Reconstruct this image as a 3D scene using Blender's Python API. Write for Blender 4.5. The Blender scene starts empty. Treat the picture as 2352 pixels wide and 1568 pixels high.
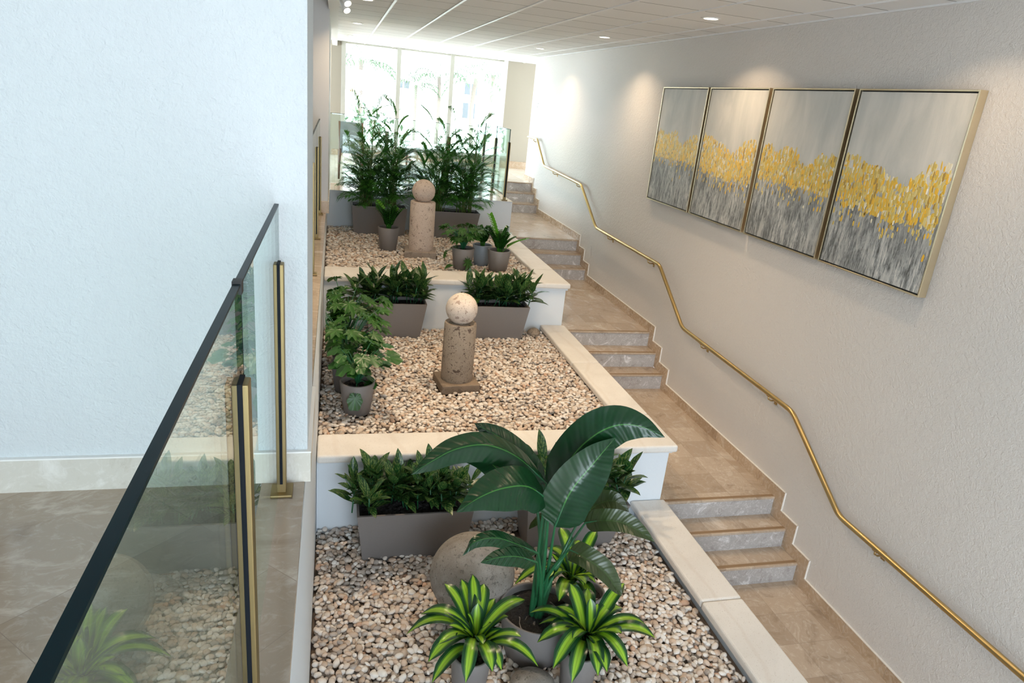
import bpy, bmesh, math, random
import numpy as np
from mathutils import Vector, Matrix
R = random.Random(7)
NP = np.random.RandomState(11)
C = bpy.context.scene.collection
SC = bpy.context.scene

# ---------------------------------------------------------------- camera, world, light, exposure
cam = bpy.data.objects.new('camera', bpy.data.cameras.new('camera'))
C.objects.link(cam)
right = Vector((0.96733511, -0.23398719, 0.09753343))
down = Vector((0.01212038, -0.3416157, -0.93976157))
fwd = Vector((0.25321112, 0.91024651, -0.32762085))
cam.matrix_world = Matrix(((right.x, -down.x, -fwd.x, 0), (right.y, -down.y, -fwd.y, 0), (right.z, -down.z, -fwd.z, 0), (0, 0, 0, 1)))
cam.data.sensor_width = 36
cam.data.lens = 1573.63 / 2352 * 36
cam.data.clip_start = 0.05
cam.data.clip_end = 200
SC.camera = cam

SC.view_settings.view_transform = 'Standard'
SC.view_settings.look = 'None'
SC.view_settings.gamma = 1
SC.view_settings.use_curve_mapping = False
SC.view_settings.exposure = -0.22
try:
    SC.cycles.max_bounces = 8
    SC.cycles.diffuse_bounces = 5
    SC.cycles.glossy_bounces = 4
    SC.cycles.transmission_bounces = 4
    SC.cycles.transparent_max_bounces = 16
    SC.cycles.caustics_reflective = False
    SC.cycles.caustics_refractive = False
    SC.cycles.sample_clamp_indirect = 6
    SC.cycles.use_denoising = True
except Exception:
    pass

WORLD_STRENGTH = 17.0
WARM = (1.0, 0.76, 0.50)
world = bpy.data.worlds.new('daylight')
SC.world = world
world.use_nodes = True
bg = world.node_tree.nodes['Background']
bg.inputs['Color'].default_value = (0.78, 0.90, 1.0, 1)
bg.inputs['Strength'].default_value = WORLD_STRENGTH


def area(name, loc, rot, sx, sy, power, col=(1, 1, 1), portal=False, shape='RECTANGLE', parent=None, spread=180):
    l = bpy.data.lights.new(name, 'AREA')
    l.shape = shape
    l.size = sx
    l.size_y = sy
    l.energy = power
    l.color = col
    l.spread = math.radians(spread)
    try:
        l.cycles.is_portal = portal
    except Exception:
        pass
    o = bpy.data.objects.new(name, l)
    o.location = loc
    o.rotation_euler = rot
    C.objects.link(o)
    if parent: o.parent = parent
    return o

ZT, Z3, Z2, Z1, Z0 = -1.45, -1.955, -2.468, -3.0, -3.52     # floor levels from the top hall down
ZC = 0.86                                                   # ceiling
XW = 3.75                                                   # right wall
XC = 2.69                                                   # outer edge of the planter copings
# daylight through the far window and rear glazing; other openings are added for light
area('window_daylight_portal', (2.2, 16.15, -0.2), (math.radians(90), 0, math.radians(180)), 8.2, 2.1, 1, portal=True)
area('rear_daylight_portal', (-0.3, -4.95, -0.10), (math.radians(90), 0, 0), 5.8, 1.8, 1, portal=True)
area('added_lower_portal', (1.85, -4.95, -2.4), (math.radians(90), 0, 0), 3.3, 1.5, 1, portal=True)  # lower rear opening, added to bring cool light to the lowest planter
area('added_side_portal', (6.55, 14.9, -0.2), (math.radians(90), 0, math.radians(90)), 2.1, 2.1, 1, portal=True)  # unseen opening, added to light the tan end wall from the right
area('added_hall_portal', (-3.95, 13.8, -0.2), (math.radians(90), 0, math.radians(-90)), 4.2, 2.1, 1, portal=True)  # unseen opening, added to light the top hall from the left
# sun outdoors, high behind the building: it lights the garden and never reaches the hall
sl = bpy.data.lights.new('sun', 'SUN')
sl.energy = 6.0
sl.angle = math.radians(1)
so = bpy.data.objects.new('sun', sl)
so.rotation_euler = (math.radians(38), 0, math.radians(-20))
C.objects.link(so)

# ---------------------------------------------------------------- materials
def nt(name):
    m = bpy.data.materials.new(name)
    m.use_nodes = True
    t = m.node_tree
    return m, t, t.nodes['Principled BSDF']

def N(t, kind, **kw):
    n = t.nodes.new(kind)
    for k, v in kw.items():
        setattr(n, k, v)
    return n

def L(t, a, b):
    t.links.new(a, b)

def ramp(t, fac, stops, interp='LINEAR'):
    r = N(t, 'ShaderNodeValToRGB')
    r.color_ramp.interpolation = interp
    el = r.color_ramp.elements
    while len(el) < len(stops): el.new(0.5)
    for e, (p, c) in zip(el, stops):
        e.position = p
        e.color = (c[0], c[1], c[2], 1)
    if fac is not None: L(t, fac, r.inputs['Fac'])
    return r

def noise(t, vec, scale, detail=4, rough=0.5, dist=0.0):
    n = N(t, 'ShaderNodeTexNoise')
    n.inputs['Scale'].default_value = scale
    n.inputs['Detail'].default_value = detail
    n.inputs['Roughness'].default_value = rough
    n.inputs['Distortion'].default_value = dist
    if vec is not None: L(t, vec, n.inputs['Vector'])
    return n

def mapping(t, vec, scale=(1, 1, 1), rot=(0, 0, 0), loc=(0, 0, 0)):
    m = N(t, 'ShaderNodeMapping')
    m.inputs['Scale'].default_value = scale
    m.inputs['Rotation'].default_value = rot
    m.inputs['Location'].default_value = loc
    L(t, vec, m.inputs['Vector'])
    return m.outputs['Vector']

def wpos(t):
    return N(t, 'ShaderNodeNewGeometry').outputs['Position']

def ocoord(t):
    return N(t, 'ShaderNodeTexCoord').outputs['Object']

def mixc(t, fac, a, b, mode='MIX'):
    n = N(t, 'ShaderNodeMix', data_type='RGBA', blend_type=mode)
    for s, v in ((n.inputs[0], fac), (n.inputs[6], a), (n.inputs[7], b)):
        if hasattr(v, 'is_linked') or hasattr(v, 'links'): L(t, v, s)
        elif isinstance(v, (int, float)): s.default_value = v
        else: s.default_value = (v[0], v[1], v[2], 1)
    return n.outputs[2]

def math_(t, op, a, b=None):
    n = N(t, 'ShaderNodeMath', operation=op)
    for i, v in enumerate((a, b)):
        if v is None: continue
        if hasattr(v, 'links'): L(t, v, n.inputs[i])
        else: n.inputs[i].default_value = v
    return n.outputs[0]

def bump(t, h, strength, dist=0.01, p=None):
    b = N(t, 'ShaderNodeBump')
    b.inputs['Strength'].default_value = strength
    b.inputs['Distance'].default_value = dist
    L(t, h, b.inputs['Height'])
    if p is not None: L(t, b.outputs['Normal'], p.inputs['Normal'])
    return b

def stucco(name, col, scale=38, strength=0.5, dist=0.006):
    m, t, p = nt(name)
    v = wpos(t)
    n = noise(t, v, scale, 5, 0.6, 0.6)
    n2 = noise(t, v, scale * 3.5, 2, 0.5)
    h = math_(t, 'ADD', n.outputs['Fac'], math_(t, 'MULTIPLY', n2.outputs['Fac'], 0.35))
    bump(t, h, strength, dist, p)
    big = noise(t, v, 0.9, 2, 0.5)
    c = mixc(t, big.outputs['Fac'], [x * 0.97 for x in col], [min(1, x * 1.02) for x in col])
    L(t, c, p.inputs['Base Color'])
    p.inputs['Roughness'].default_value = 0.62
    return m

def plain(name, col, rough=0.5, metal=0.0, spec=0.5):
    m, t, p = nt(name)
    p.inputs['Base Color'].default_value = (*col, 1)
    p.inputs['Roughness'].default_value = rough
    p.inputs['Metallic'].default_value = metal
    p.inputs['Specular IOR Level'].default_value = spec
    return m

def marble(name, base, vein, dark, rough=0.16, tile=None, rot=0.0, off=(0, 0), vscale=3.2, stretch=(1, 1, 1), joint=(0.30, 0.24, 0.19)):
    m, t, p = nt(name)
    v = wpos(t)
    vm = mapping(t, v, stretch)
    n1 = noise(t, vm, vscale, 9, 0.68, 1.3)
    n2 = noise(t, vm, vscale * 4.2, 8, 0.72, 2.2)
    n3 = noise(t, vm, 1.1, 3, 0.5, 0.4)
    c = ramp(t, n1.outputs['Fac'], [(0.34, dark), (0.46, base), (0.56, base), (0.68, vein)]).outputs['Color']
    f = ramp(t, n2.outputs['Fac'], [(0.52, (0, 0, 0)), (0.68, (1, 1, 1))]).outputs['Color']
    c = mixc(t, math_(t, 'MULTIPLY', f, 0.55), c, vein)
    c = mixc(t, math_(t, 'MULTIPLY', n3.outputs['Fac'], 0.35), c, dark)
    if tile:
        tv = mapping(t, v, (1, 1, 1), (0, 0, rot), (off[0], off[1], 0))
        br = N(t, 'ShaderNodeTexBrick')
        br.offset = 0.0
        br.offset_frequency = 1
        br.squash = 1.0
        br.inputs['Color1'].default_value = (1, 1, 1, 1)
        br.inputs['Color2'].default_value = (0.78, 0.75, 0.72, 1)
        br.inputs['Mortar'].default_value = (0, 0, 0, 1)
        br.inputs['Scale'].default_value = 1.0
        br.inputs['Mortar Size'].default_value = 0.0012
        br.inputs['Mortar Smooth'].default_value = 0.0
        br.inputs['Brick Width'].default_value = tile[0]
        br.inputs['Row Height'].default_value = tile[1]
        L(t, tv, br.inputs['Vector'])
        c = mixc(t, 1.0, c, br.outputs['Color'], 'MULTIPLY')
        c = mixc(t, br.outputs['Fac'], c, joint)
    L(t, c, p.inputs['Base Color'])
    r = math_(t, 'ADD', math_(t, 'MULTIPLY', n2.outputs['Fac'], 0.12), rough - 0.04)
    L(t, r, p.inputs['Roughness'])
    return m

M = {}
M['wall_right'] = stucco('cream_stucco', (0.68, 0.64, 0.605), 34, 0.85, 0.008)
M['wall_left'] = stucco('white_stucco', (0.60, 0.645, 0.665), 34, 0.9, 0.008)
M['pier'] = stucco('grey_stucco', (0.66, 0.665, 0.67), 60, 0.3, 0.003)
M['planter_wall'] = stucco('planter_stucco', (0.72, 0.77, 0.82), 55, 0.35, 0.003)
M['tan_wall'] = stucco('tan_stucco', (0.38, 0.335, 0.265), 60, 0.2, 0.002)
M['white_paint'] = plain('white_paint', (0.82, 0.82, 0.80), 0.45)
M['frame_white'] = plain('window_frame_paint', (0.46, 0.44, 0.38), 0.4)
TAN, VEIN, DRK = (0.53, 0.43, 0.335), (0.76, 0.69, 0.61), (0.36, 0.28, 0.21)
M['tread'] = marble('tan_marble', TAN, VEIN, DRK, 0.14, tile=(0.305, 0.305), off=(0.02, 0.03), stretch=(1, 0.75, 1))
M['riser'] = marble('daylit_riser_marble', (0.46, 0.44, 0.43), (0.92, 0.92, 0.93), (0.33, 0.30, 0.285), 0.2, vscale=5.5)  # same stone as the treads; cool daylight is put into the grey base
M['skirting'] = marble('skirting_marble', (0.56, 0.42, 0.29), (0.72, 0.62, 0.51), (0.42, 0.30, 0.20), 0.25, tile=(9.0, 0.42))
M['hall_floor'] = marble('hall_marble', (0.47, 0.39, 0.31), (0.70, 0.63, 0.55), (0.33, 0.26, 0.20), 0.13, tile=(0.61, 0.61), rot=math.radians(45), off=(0.0, 0.0), vscale=2.6, stretch=(0.8, 1.2, 1))
M['hall_window_lit'] = marble('window_lit_marble', (0.70, 0.64, 0.56), (0.80, 0.77, 0.72), (0.58, 0.50, 0.42), 0.12, tile=(0.61, 0.61))  # lightened marble: the overexposed window light is put into its colour
M['ledge'] = marble('ledge_marble', (0.58, 0.47, 0.36), (0.75, 0.67, 0.58), (0.44, 0.33, 0.24), 0.14)
M['pale_skirting'] = marble('pale_marble', (0.62, 0.60, 0.54), (0.78, 0.77, 0.73), (0.50, 0.47, 0.40), 0.3, vscale=4)
M['grip'] = plain('brown_grip_strip', (0.26, 0.17, 0.095), 0.6)
M['edge'] = plain('cut_marble_edge', (0.80, 0.76, 0.70), 0.35)

def mk_coping():
    m, t, p = nt('cast_stone')
    v = wpos(t)
    n = noise(t, v, 2.2, 5, 0.6, 0.6)
    c = ramp(t, n.outputs['Fac'], [(0.3, (0.70, 0.67, 0.63)), (0.7, (0.80, 0.775, 0.74))]).outputs['Color']
    sp = noise(t, v, 130, 2, 0.5)
    s = ramp(t, sp.outputs['Fac'], [(0.30, (1, 1, 1)), (0.36, (0, 0, 0))]).outputs['Color']
    c = mixc(t, math_(t, 'MULTIPLY', s, 0.35), c, (0.35, 0.28, 0.22))
    vn = N(t, 'ShaderNodeTexWave')
    vn.inputs['Scale'].default_value = 0.9
    vn.inputs['Distortion'].default_value = 9
    vn.inputs['Detail'].default_value = 4
    vn.inputs['Detail Scale'].default_value = 0.6
    L(t, v, vn.inputs['Vector'])
    f = ramp(t, vn.outputs['Fac'], [(0.0, (1, 1, 1)), (0.05, (0, 0, 0))]).outputs['Color']
    c = mixc(t, math_(t, 'MULTIPLY', f, 0.12), c, (0.50, 0.38, 0.28))
    L(t, c, p.inputs['Base Color'])
    p.inputs['Roughness'].default_value = 0.55
    bump(t, sp.outputs['Fac'], 0.12, 0.002, p)
    return m
M['coping'] = mk_coping()

def mk_ceiling():
    m, t, p = nt('acoustic_tiles')
    v = wpos(t)
    tv = mapping(t, v, (1, 1, 1), (0, 0, 0), (-0.0, 0.0, 0))
    br = N(t, 'ShaderNodeTexBrick')
    br.offset = 0.0
    br.inputs['Color1'].default_value = (1, 1, 1, 1)
    br.inputs['Color2'].default_value = (0.95, 0.95, 0.95, 1)
    br.inputs['Mortar Size'].default_value = 0.007
    br.inputs['Mortar'].default_value = (0.22, 0.22, 0.22, 1)
    br.inputs['Scale'].default_value = 1
    br.inputs['Brick Width'].default_value = 0.5792
    br.inputs['Row Height'].default_value = 0.5792
    L(t, mapping(t, v, (1, 1, 1), (0, 0, 0), (0.0, 0.10, 0)), br.inputs['Vector'])
    n = noise(t, v, 160, 2, 0.6)
    c = mixc(t, n.outputs['Fac'], (0.80, 0.80, 0.80), (0.88, 0.88, 0.88))
    c = mixc(t, 1.0, c, br.outputs['Color'], 'MULTIPLY')
    L(t, c, p.inputs['Base Color'])
    p.inputs['Roughness'].default_value = 0.75
    bump(t, n.outputs['Fac'], 0.2, 0.002, p)
    return m
M['ceiling'] = mk_ceiling()
M['tbar'] = plain('ceiling_grid_white', (0.80, 0.80, 0.80), 0.35)

def mk_brass(name, c1, c2, rough, br=(1, 1, 60)):
    m, t, p = nt(name)
    v = ocoord(t)
    n = noise(t, mapping(t, v, br), 12, 3, 0.6)
    L(t, mixc(t, n.outputs['Fac'], c1, c2), p.inputs['Base Color'])
    p.inputs['Metallic'].default_value = 1
    p.inputs['Roughness'].default_value = rough
    return m
M['brass'] = mk_brass('brushed_brass', (0.50, 0.36, 0.155), (0.58, 0.43, 0.20), 0.30, (1, 1, 1))
M['bronze'] = mk_brass('satin_bronze', (0.24, 0.18, 0.088), (0.31, 0.235, 0.115), 0.50, (60, 60, 1))
M['gold_frame'] = mk_brass('champagne_metal', (0.66, 0.55, 0.36), (0.76, 0.66, 0.47), 0.32, (1, 1, 1))
M['gasket'] = plain('black_gasket', (0.005, 0.007, 0.012), 0.6, 0, 0.15)
M['black'] = plain('black_liner', (0.01, 0.01, 0.01), 0.6)
M['steel'] = plain('brushed_steel', (0.45, 0.45, 0.45), 0.35, 1)

def mk_glass(name, tint, tstr=1.0, base=0.04):
    m = bpy.data.materials.new(name)
    m.use_nodes = True
    t = m.node_tree
    t.nodes.clear()
    out = N(t, 'ShaderNodeOutputMaterial')
    lw = N(t, 'ShaderNodeLayerWeight')
    lw.inputs['Blend'].default_value = 0.5
    pw = math_(t, 'POWER', lw.outputs['Facing'], 5.0)
    f = math_(t, 'ADD', math_(t, 'MULTIPLY', pw, 0.9), base)
    tr = N(t, 'ShaderNodeBsdfTransparent')
    tr.inputs['Color'].default_value = (*tint, 1)
    gl = N(t, 'ShaderNodeBsdfGlossy')
    gl.inputs['Roughness'].default_value = 0.0
    gl.inputs['Color'].default_value = (0.95, 1, 0.98, 1)
    mx = N(t, 'ShaderNodeMixShader')
    L(t, f, mx.inputs[0])
    L(t, tr.outputs[0], mx.inputs[1])
    L(t, gl.outputs[0], mx.inputs[2])
    L(t, mx.outputs[0], out.inputs[0])
    return m
M['rail_glass'] = mk_glass('railing_glass', (0.90, 0.97, 0.95), base=0.03)
M['glass_edge'] = plain('glass_edge_green', (0.002, 0.014, 0.019), 0.35, 0, 0.12)
M['window_glass'] = mk_glass('window_glass', (0.97, 0.98, 0.98), base=0.02)

def mk_pebbles():
    m, t, p = nt('river_pebbles')
    g = N(t, 'ShaderNodeNewGeometry')
    r = g.outputs['Random Per Island']
    c = ramp(t, r, [(0.0, (0.80, 0.77, 0.73)), (0.16, (0.60, 0.52, 0.45)), (0.30, (0.70, 0.63, 0.57)), (0.42, (0.50, 0.38, 0.29)),
                    (0.54, (0.76, 0.71, 0.66)), (0.66, (0.42, 0.37, 0.33)), (0.76, (0.62, 0.48, 0.38)), (0.86, (0.34, 0.31, 0.29)),
                    (0.91, (0.80, 0.78, 0.75)), (0.97, (0.50, 0.31, 0.21))], 'CONSTANT').outputs['Color']
    n = noise(t, g.outputs['Position'], 55, 5, 0.65, 1.5)
    c = mixc(t, math_(t, 'MULTIPLY', n.outputs['Fac'], 0.35), c, (0.58, 0.49, 0.42))
    L(t, c, p.inputs['Base Color'])
    p.inputs['Roughness'].default_value = 0.55
    bump(t, n.outputs['Fac'], 0.25, 0.003, p)
    return m
M['pebbles'] = mk_pebbles()
M['bed_soil'] = plain('pebble_underlay', (0.16, 0.12, 0.09), 0.9)

def mk_stone(name, base, dark, light, pit=0.5, scale=14):
    m, t, p = nt(name)
    v = ocoord(t)
    n = noise(t, v, scale * 0.6, 5, 0.6)
    c = ramp(t, n.outputs['Fac'], [(0.3, base), (0.7, light)]).outputs['Color']
    vo = noise(t, v, scale * 1.6, 3, 0.55, 0.4)
    f = ramp(t, vo.outputs['Fac'], [(0.60, (0, 0, 0)), (0.64, (1, 1, 1))]).outputs['Color']
    sm = noise(t, v, scale * 6, 2, 0.5)
    f2 = ramp(t, sm.outputs['Fac'], [(0.60, (0, 0, 0)), (0.66, (1, 1, 1))]).outputs['Color']
    c = mixc(t, math_(t, 'MULTIPLY', f, pit), c, dark)
    c = mixc(t, math_(t, 'MULTIPLY', f2, pit * 0.8), c, dark)
    L(t, c, p.inputs['Base Color'])
    p.inputs['Roughness'].default_value = 0.85
    h = math_(t, 'ADD', math_(t, 'MULTIPLY', f, -1.0), math_(t, 'MULTIPLY', f2, -0.6))
    h = math_(t, 'ADD', h, math_(t, 'MULTIPLY', noise(t, v, 90, 3, 0.6).outputs['Fac'], 0.6))
    bump(t, h, 0.6, 0.006, p)
    return m
M['cantera_dark'] = mk_stone('pitted_brown_stone', (0.27, 0.215, 0.165), (0.09, 0.06, 0.045), (0.36, 0.29, 0.225), 0.9, 12)
M['cantera_pink'] = mk_stone('pink_speckled_stone', (0.60, 0.50, 0.42), (0.34, 0.24, 0.19), (0.70, 0.61, 0.54), 0.8, 14)
M['cantera_pale'] = mk_stone('pale_pink_stone', (0.55, 0.43, 0.35), (0.26, 0.19, 0.15), (0.64, 0.53, 0.44), 0.7, 16)
M['lava'] = mk_stone('grey_lava_stone', (0.24, 0.21, 0.185), (0.07, 0.06, 0.055), (0.33, 0.30, 0.265), 0.45, 26)
M['base_dark'] = mk_stone('dark_brown_stone', (0.19, 0.145, 0.105), (0.07, 0.05, 0.04), (0.27, 0.205, 0.15), 0.4, 12)
M['base_mid'] = mk_stone('grey_brown_stone', (0.29, 0.24, 0.20), (0.15, 0.11, 0.09), (0.36, 0.30, 0.25), 0.4, 12)

def mk_pot(name, col):
    m, t, p = nt(name)
    v = ocoord(t)
    n = noise(t, mapping(t, v, (1, 1, 5)), 60, 4, 0.6)
    L(t, mixc(t, n.outputs['Fac'], [c * 0.9 for c in col], [c * 1.1 for c in col]), p.inputs['Base Color'])
    p.inputs['Roughness'].default_value = 0.5
    bump(t, n.outputs['Fac'], 0.12, 0.002, p)
    return m
M['pot'] = mk_pot('taupe_resin', (0.185, 0.17, 0.165))
M['pot_blue'] = mk_pot('blue_grey_resin', (0.26, 0.30, 0.34))

def mk_soil():
    m, t, p = nt('dark_mulch')
    v = ocoord(t)
    n = noise(t, mapping(t, v, (1, 2.5, 1)), 70, 5, 0.7, 1.0)
    L(t, ramp(t, n.outputs['Fac'], [(0.4, (0.010, 0.009, 0.010)), (0.62, (0.05, 0.045, 0.045)), (0.75, (0.16, 0.15, 0.15))]).outputs['Color'], p.inputs['Base Color'])
    p.inputs['Roughness'].default_value = 0.8
    bump(t, n.outputs['Fac'], 1.0, 0.02, p)
    return m
M['soil'] = mk_soil()

def mk_leaf(name, dark, lite, kind='plain', rough=0.32, trans=0.10, back=None):
    m, t, p = nt(name)
    uv = N(t, 'ShaderNodeUVMap').outputs['UV']
    sep = N(t, 'ShaderNodeSeparateXYZ')
    L(t, uv, sep.inputs[0])
    u, w = sep.outputs['X'], sep.outputs['Y']
    g = N(t, 'ShaderNodeNewGeometry')
    au = math_(t, 'ABSOLUTE', math_(t, 'SUBTRACT', u, 0.5))
    if kind == 'stripe':          # yellow green centre, dark margins with fine lines
        j = noise(t, mapping(t, uv, (9, 0.8, 1)), 2.0, 2, 0.5)
        e = math_(t, 'ADD', au, math_(t, 'MULTIPLY', math_(t, 'SUBTRACT', j.outputs['Fac'], 0.5), 0.10))
        c = ramp(t, e, [(0.0, (0.33, 0.50, 0.035)), (0.03, (0.18, 0.37, 0.02)), (0.06, (0.34, 0.54, 0.04)), (0.20, (0.22, 0.45, 0.025)), (0.235, dark), (0.27, (0.12, 0.30, 0.02)), (0.30, dark), (0.5, dark)]).outputs['Color']
    elif kind == 'mottle':        # pale feathered pattern along the veins
        s = math_(t, 'ADD', math_(t, 'MULTIPLY', w, 26.0), math_(t, 'MULTIPLY', au, -22.0))
        sn = math_(t, 'SINE', s)
        gp = noise(t, mapping(t, g.outputs['Position'], (1, 1, 1)), 60, 3, 0.6)
        n = math_(t, 'ADD', math_(t, 'MULTIPLY', gp.outputs['Fac'], 0.6), math_(t, 'MULTIPLY', noise(t, mapping(t, uv, (5, 9, 1)), 2.5, 3, 0.6).outputs['Fac'], 0.4))
        f = math_(t, 'ADD', math_(t, 'MULTIPLY', sn, 0.07), n)
        f = ramp(t, f, [(0.50, (0, 0, 0)), (0.58, (1, 1, 1))]).outputs['Color']
        c = mixc(t, math_(t, 'MULTIPLY', f, 0.9), dark, lite)
    elif kind == 'ribs':          # banana-like ribs from a pale midrib
        s = math_(t, 'SINE', math_(t, 'ADD', math_(t, 'MULTIPLY', w, 150.0), math_(t, 'MULTIPLY', au, -24.0)))
        f = ramp(t, au, [(0.0, (1, 1, 1)), (0.008, (1, 1, 1)), (0.018, (0, 0, 0))]).outputs['Color']
        n = noise(t, mapping(t, uv, (2, 12, 1)), 2.0, 3, 0.6)
        c = mixc(t, n.outputs['Fac'], dark, lite)
        c = mixc(t, math_(t, 'MULTIPLY', s, 0.12), c, dark)
        c = mixc(t, f, c, (0.05, 0.20, 0.035))
        s2 = math_(t, 'SINE', math_(t, 'ADD', math_(t, 'MULTIPLY', w, 60.0), math_(t, 'MULTIPLY', au, -12.0)))
        bump(t, math_(t, 'ADD', math_(t, 'MULTIPLY', s, 0.4), s2), 0.35, 0.002, p)
    else:
        n = noise(t, g.outputs['Position'], 9, 3, 0.6)
        c = mixc(t, n.outputs['Fac'], dark, lite)
        c = mixc(t, math_(t, 'MULTIPLY', g.outputs['Random Per Island'], 0.45), c, lite)
        f = ramp(t, au, [(0.0, (1, 1, 1)), (0.05, (0, 0, 0))]).outputs['Color']
        c = mixc(t, math_(t, 'MULTIPLY', f, 0.3), c, [min(1, x * 2.2) for x in lite])
    if back: c = mixc(t, math_(t, 'MULTIPLY', g.outputs['Backfacing'], 0.8), c, back)
    L(t, c, p.inputs['Base Color'])
    p.inputs['Roughness'].default_value = rough
    out = [n for n in t.nodes if n.type == 'OUTPUT_MATERIAL'][0]
    if trans > 0:
        tl = N(t, 'ShaderNodeBsdfTranslucent')
        L(t, c, tl.inputs['Color'])
        mx = N(t, 'ShaderNodeMixShader')
        mx.inputs[0].default_value = trans
        L(t, p.outputs[0], mx.inputs[1])
        L(t, tl.outputs[0], mx.inputs[2])
        L(t, mx.outputs[0], out.inputs[0])
    return m
M['palm'] = mk_leaf('palm_green', (0.024, 0.13, 0.022), (0.08, 0.28, 0.035), rough=0.38, trans=0.28)
M['zz'] = mk_leaf('zz_green', (0.010, 0.055, 0.012), (0.03, 0.13, 0.015), rough=0.2)
M['zz_young'] = mk_leaf('zz_young_green', (0.05, 0.20, 0.015), (0.13, 0.38, 0.03), rough=0.25, trans=0.2)
M['philo'] = mk_leaf('philodendron_green', (0.012, 0.060, 0.009), (0.035, 0.125, 0.013), rough=0.38, trans=0.15)
M['philo2'] = mk_leaf('broad_leaf_green', (0.009, 0.055, 0.010), (0.025, 0.11, 0.014), rough=0.38, trans=0.1)
M['aglao'] = mk_leaf('aglaonema_green', (0.007, 0.055, 0.012), (0.14, 0.21, 0.06), 'mottle', 0.28)
M['drac'] = mk_leaf('dracaena_stripe', (0.008, 0.055, 0.018), (0.3, 0.5, 0.05), 'stripe', 0.28, 0.12)
M['bop'] = mk_leaf('strelitzia_leaf', (0.003, 0.026, 0.011), (0.007, 0.055, 0.014), 'ribs', 0.27, 0.06, back=(0.04, 0.06, 0.018))
M['stalk'] = plain('green_stalk', (0.018, 0.115, 0.045), 0.35)
M['cane'] = plain('palm_cane', (0.12, 0.17, 0.035), 0.45)
M['wood'] = plain('brown_wood', (0.16, 0.075, 0.035), 0.4)
M['fabric'] = plain('grey_blue_fabric', (0.34, 0.40, 0.46), 0.85)

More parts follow.
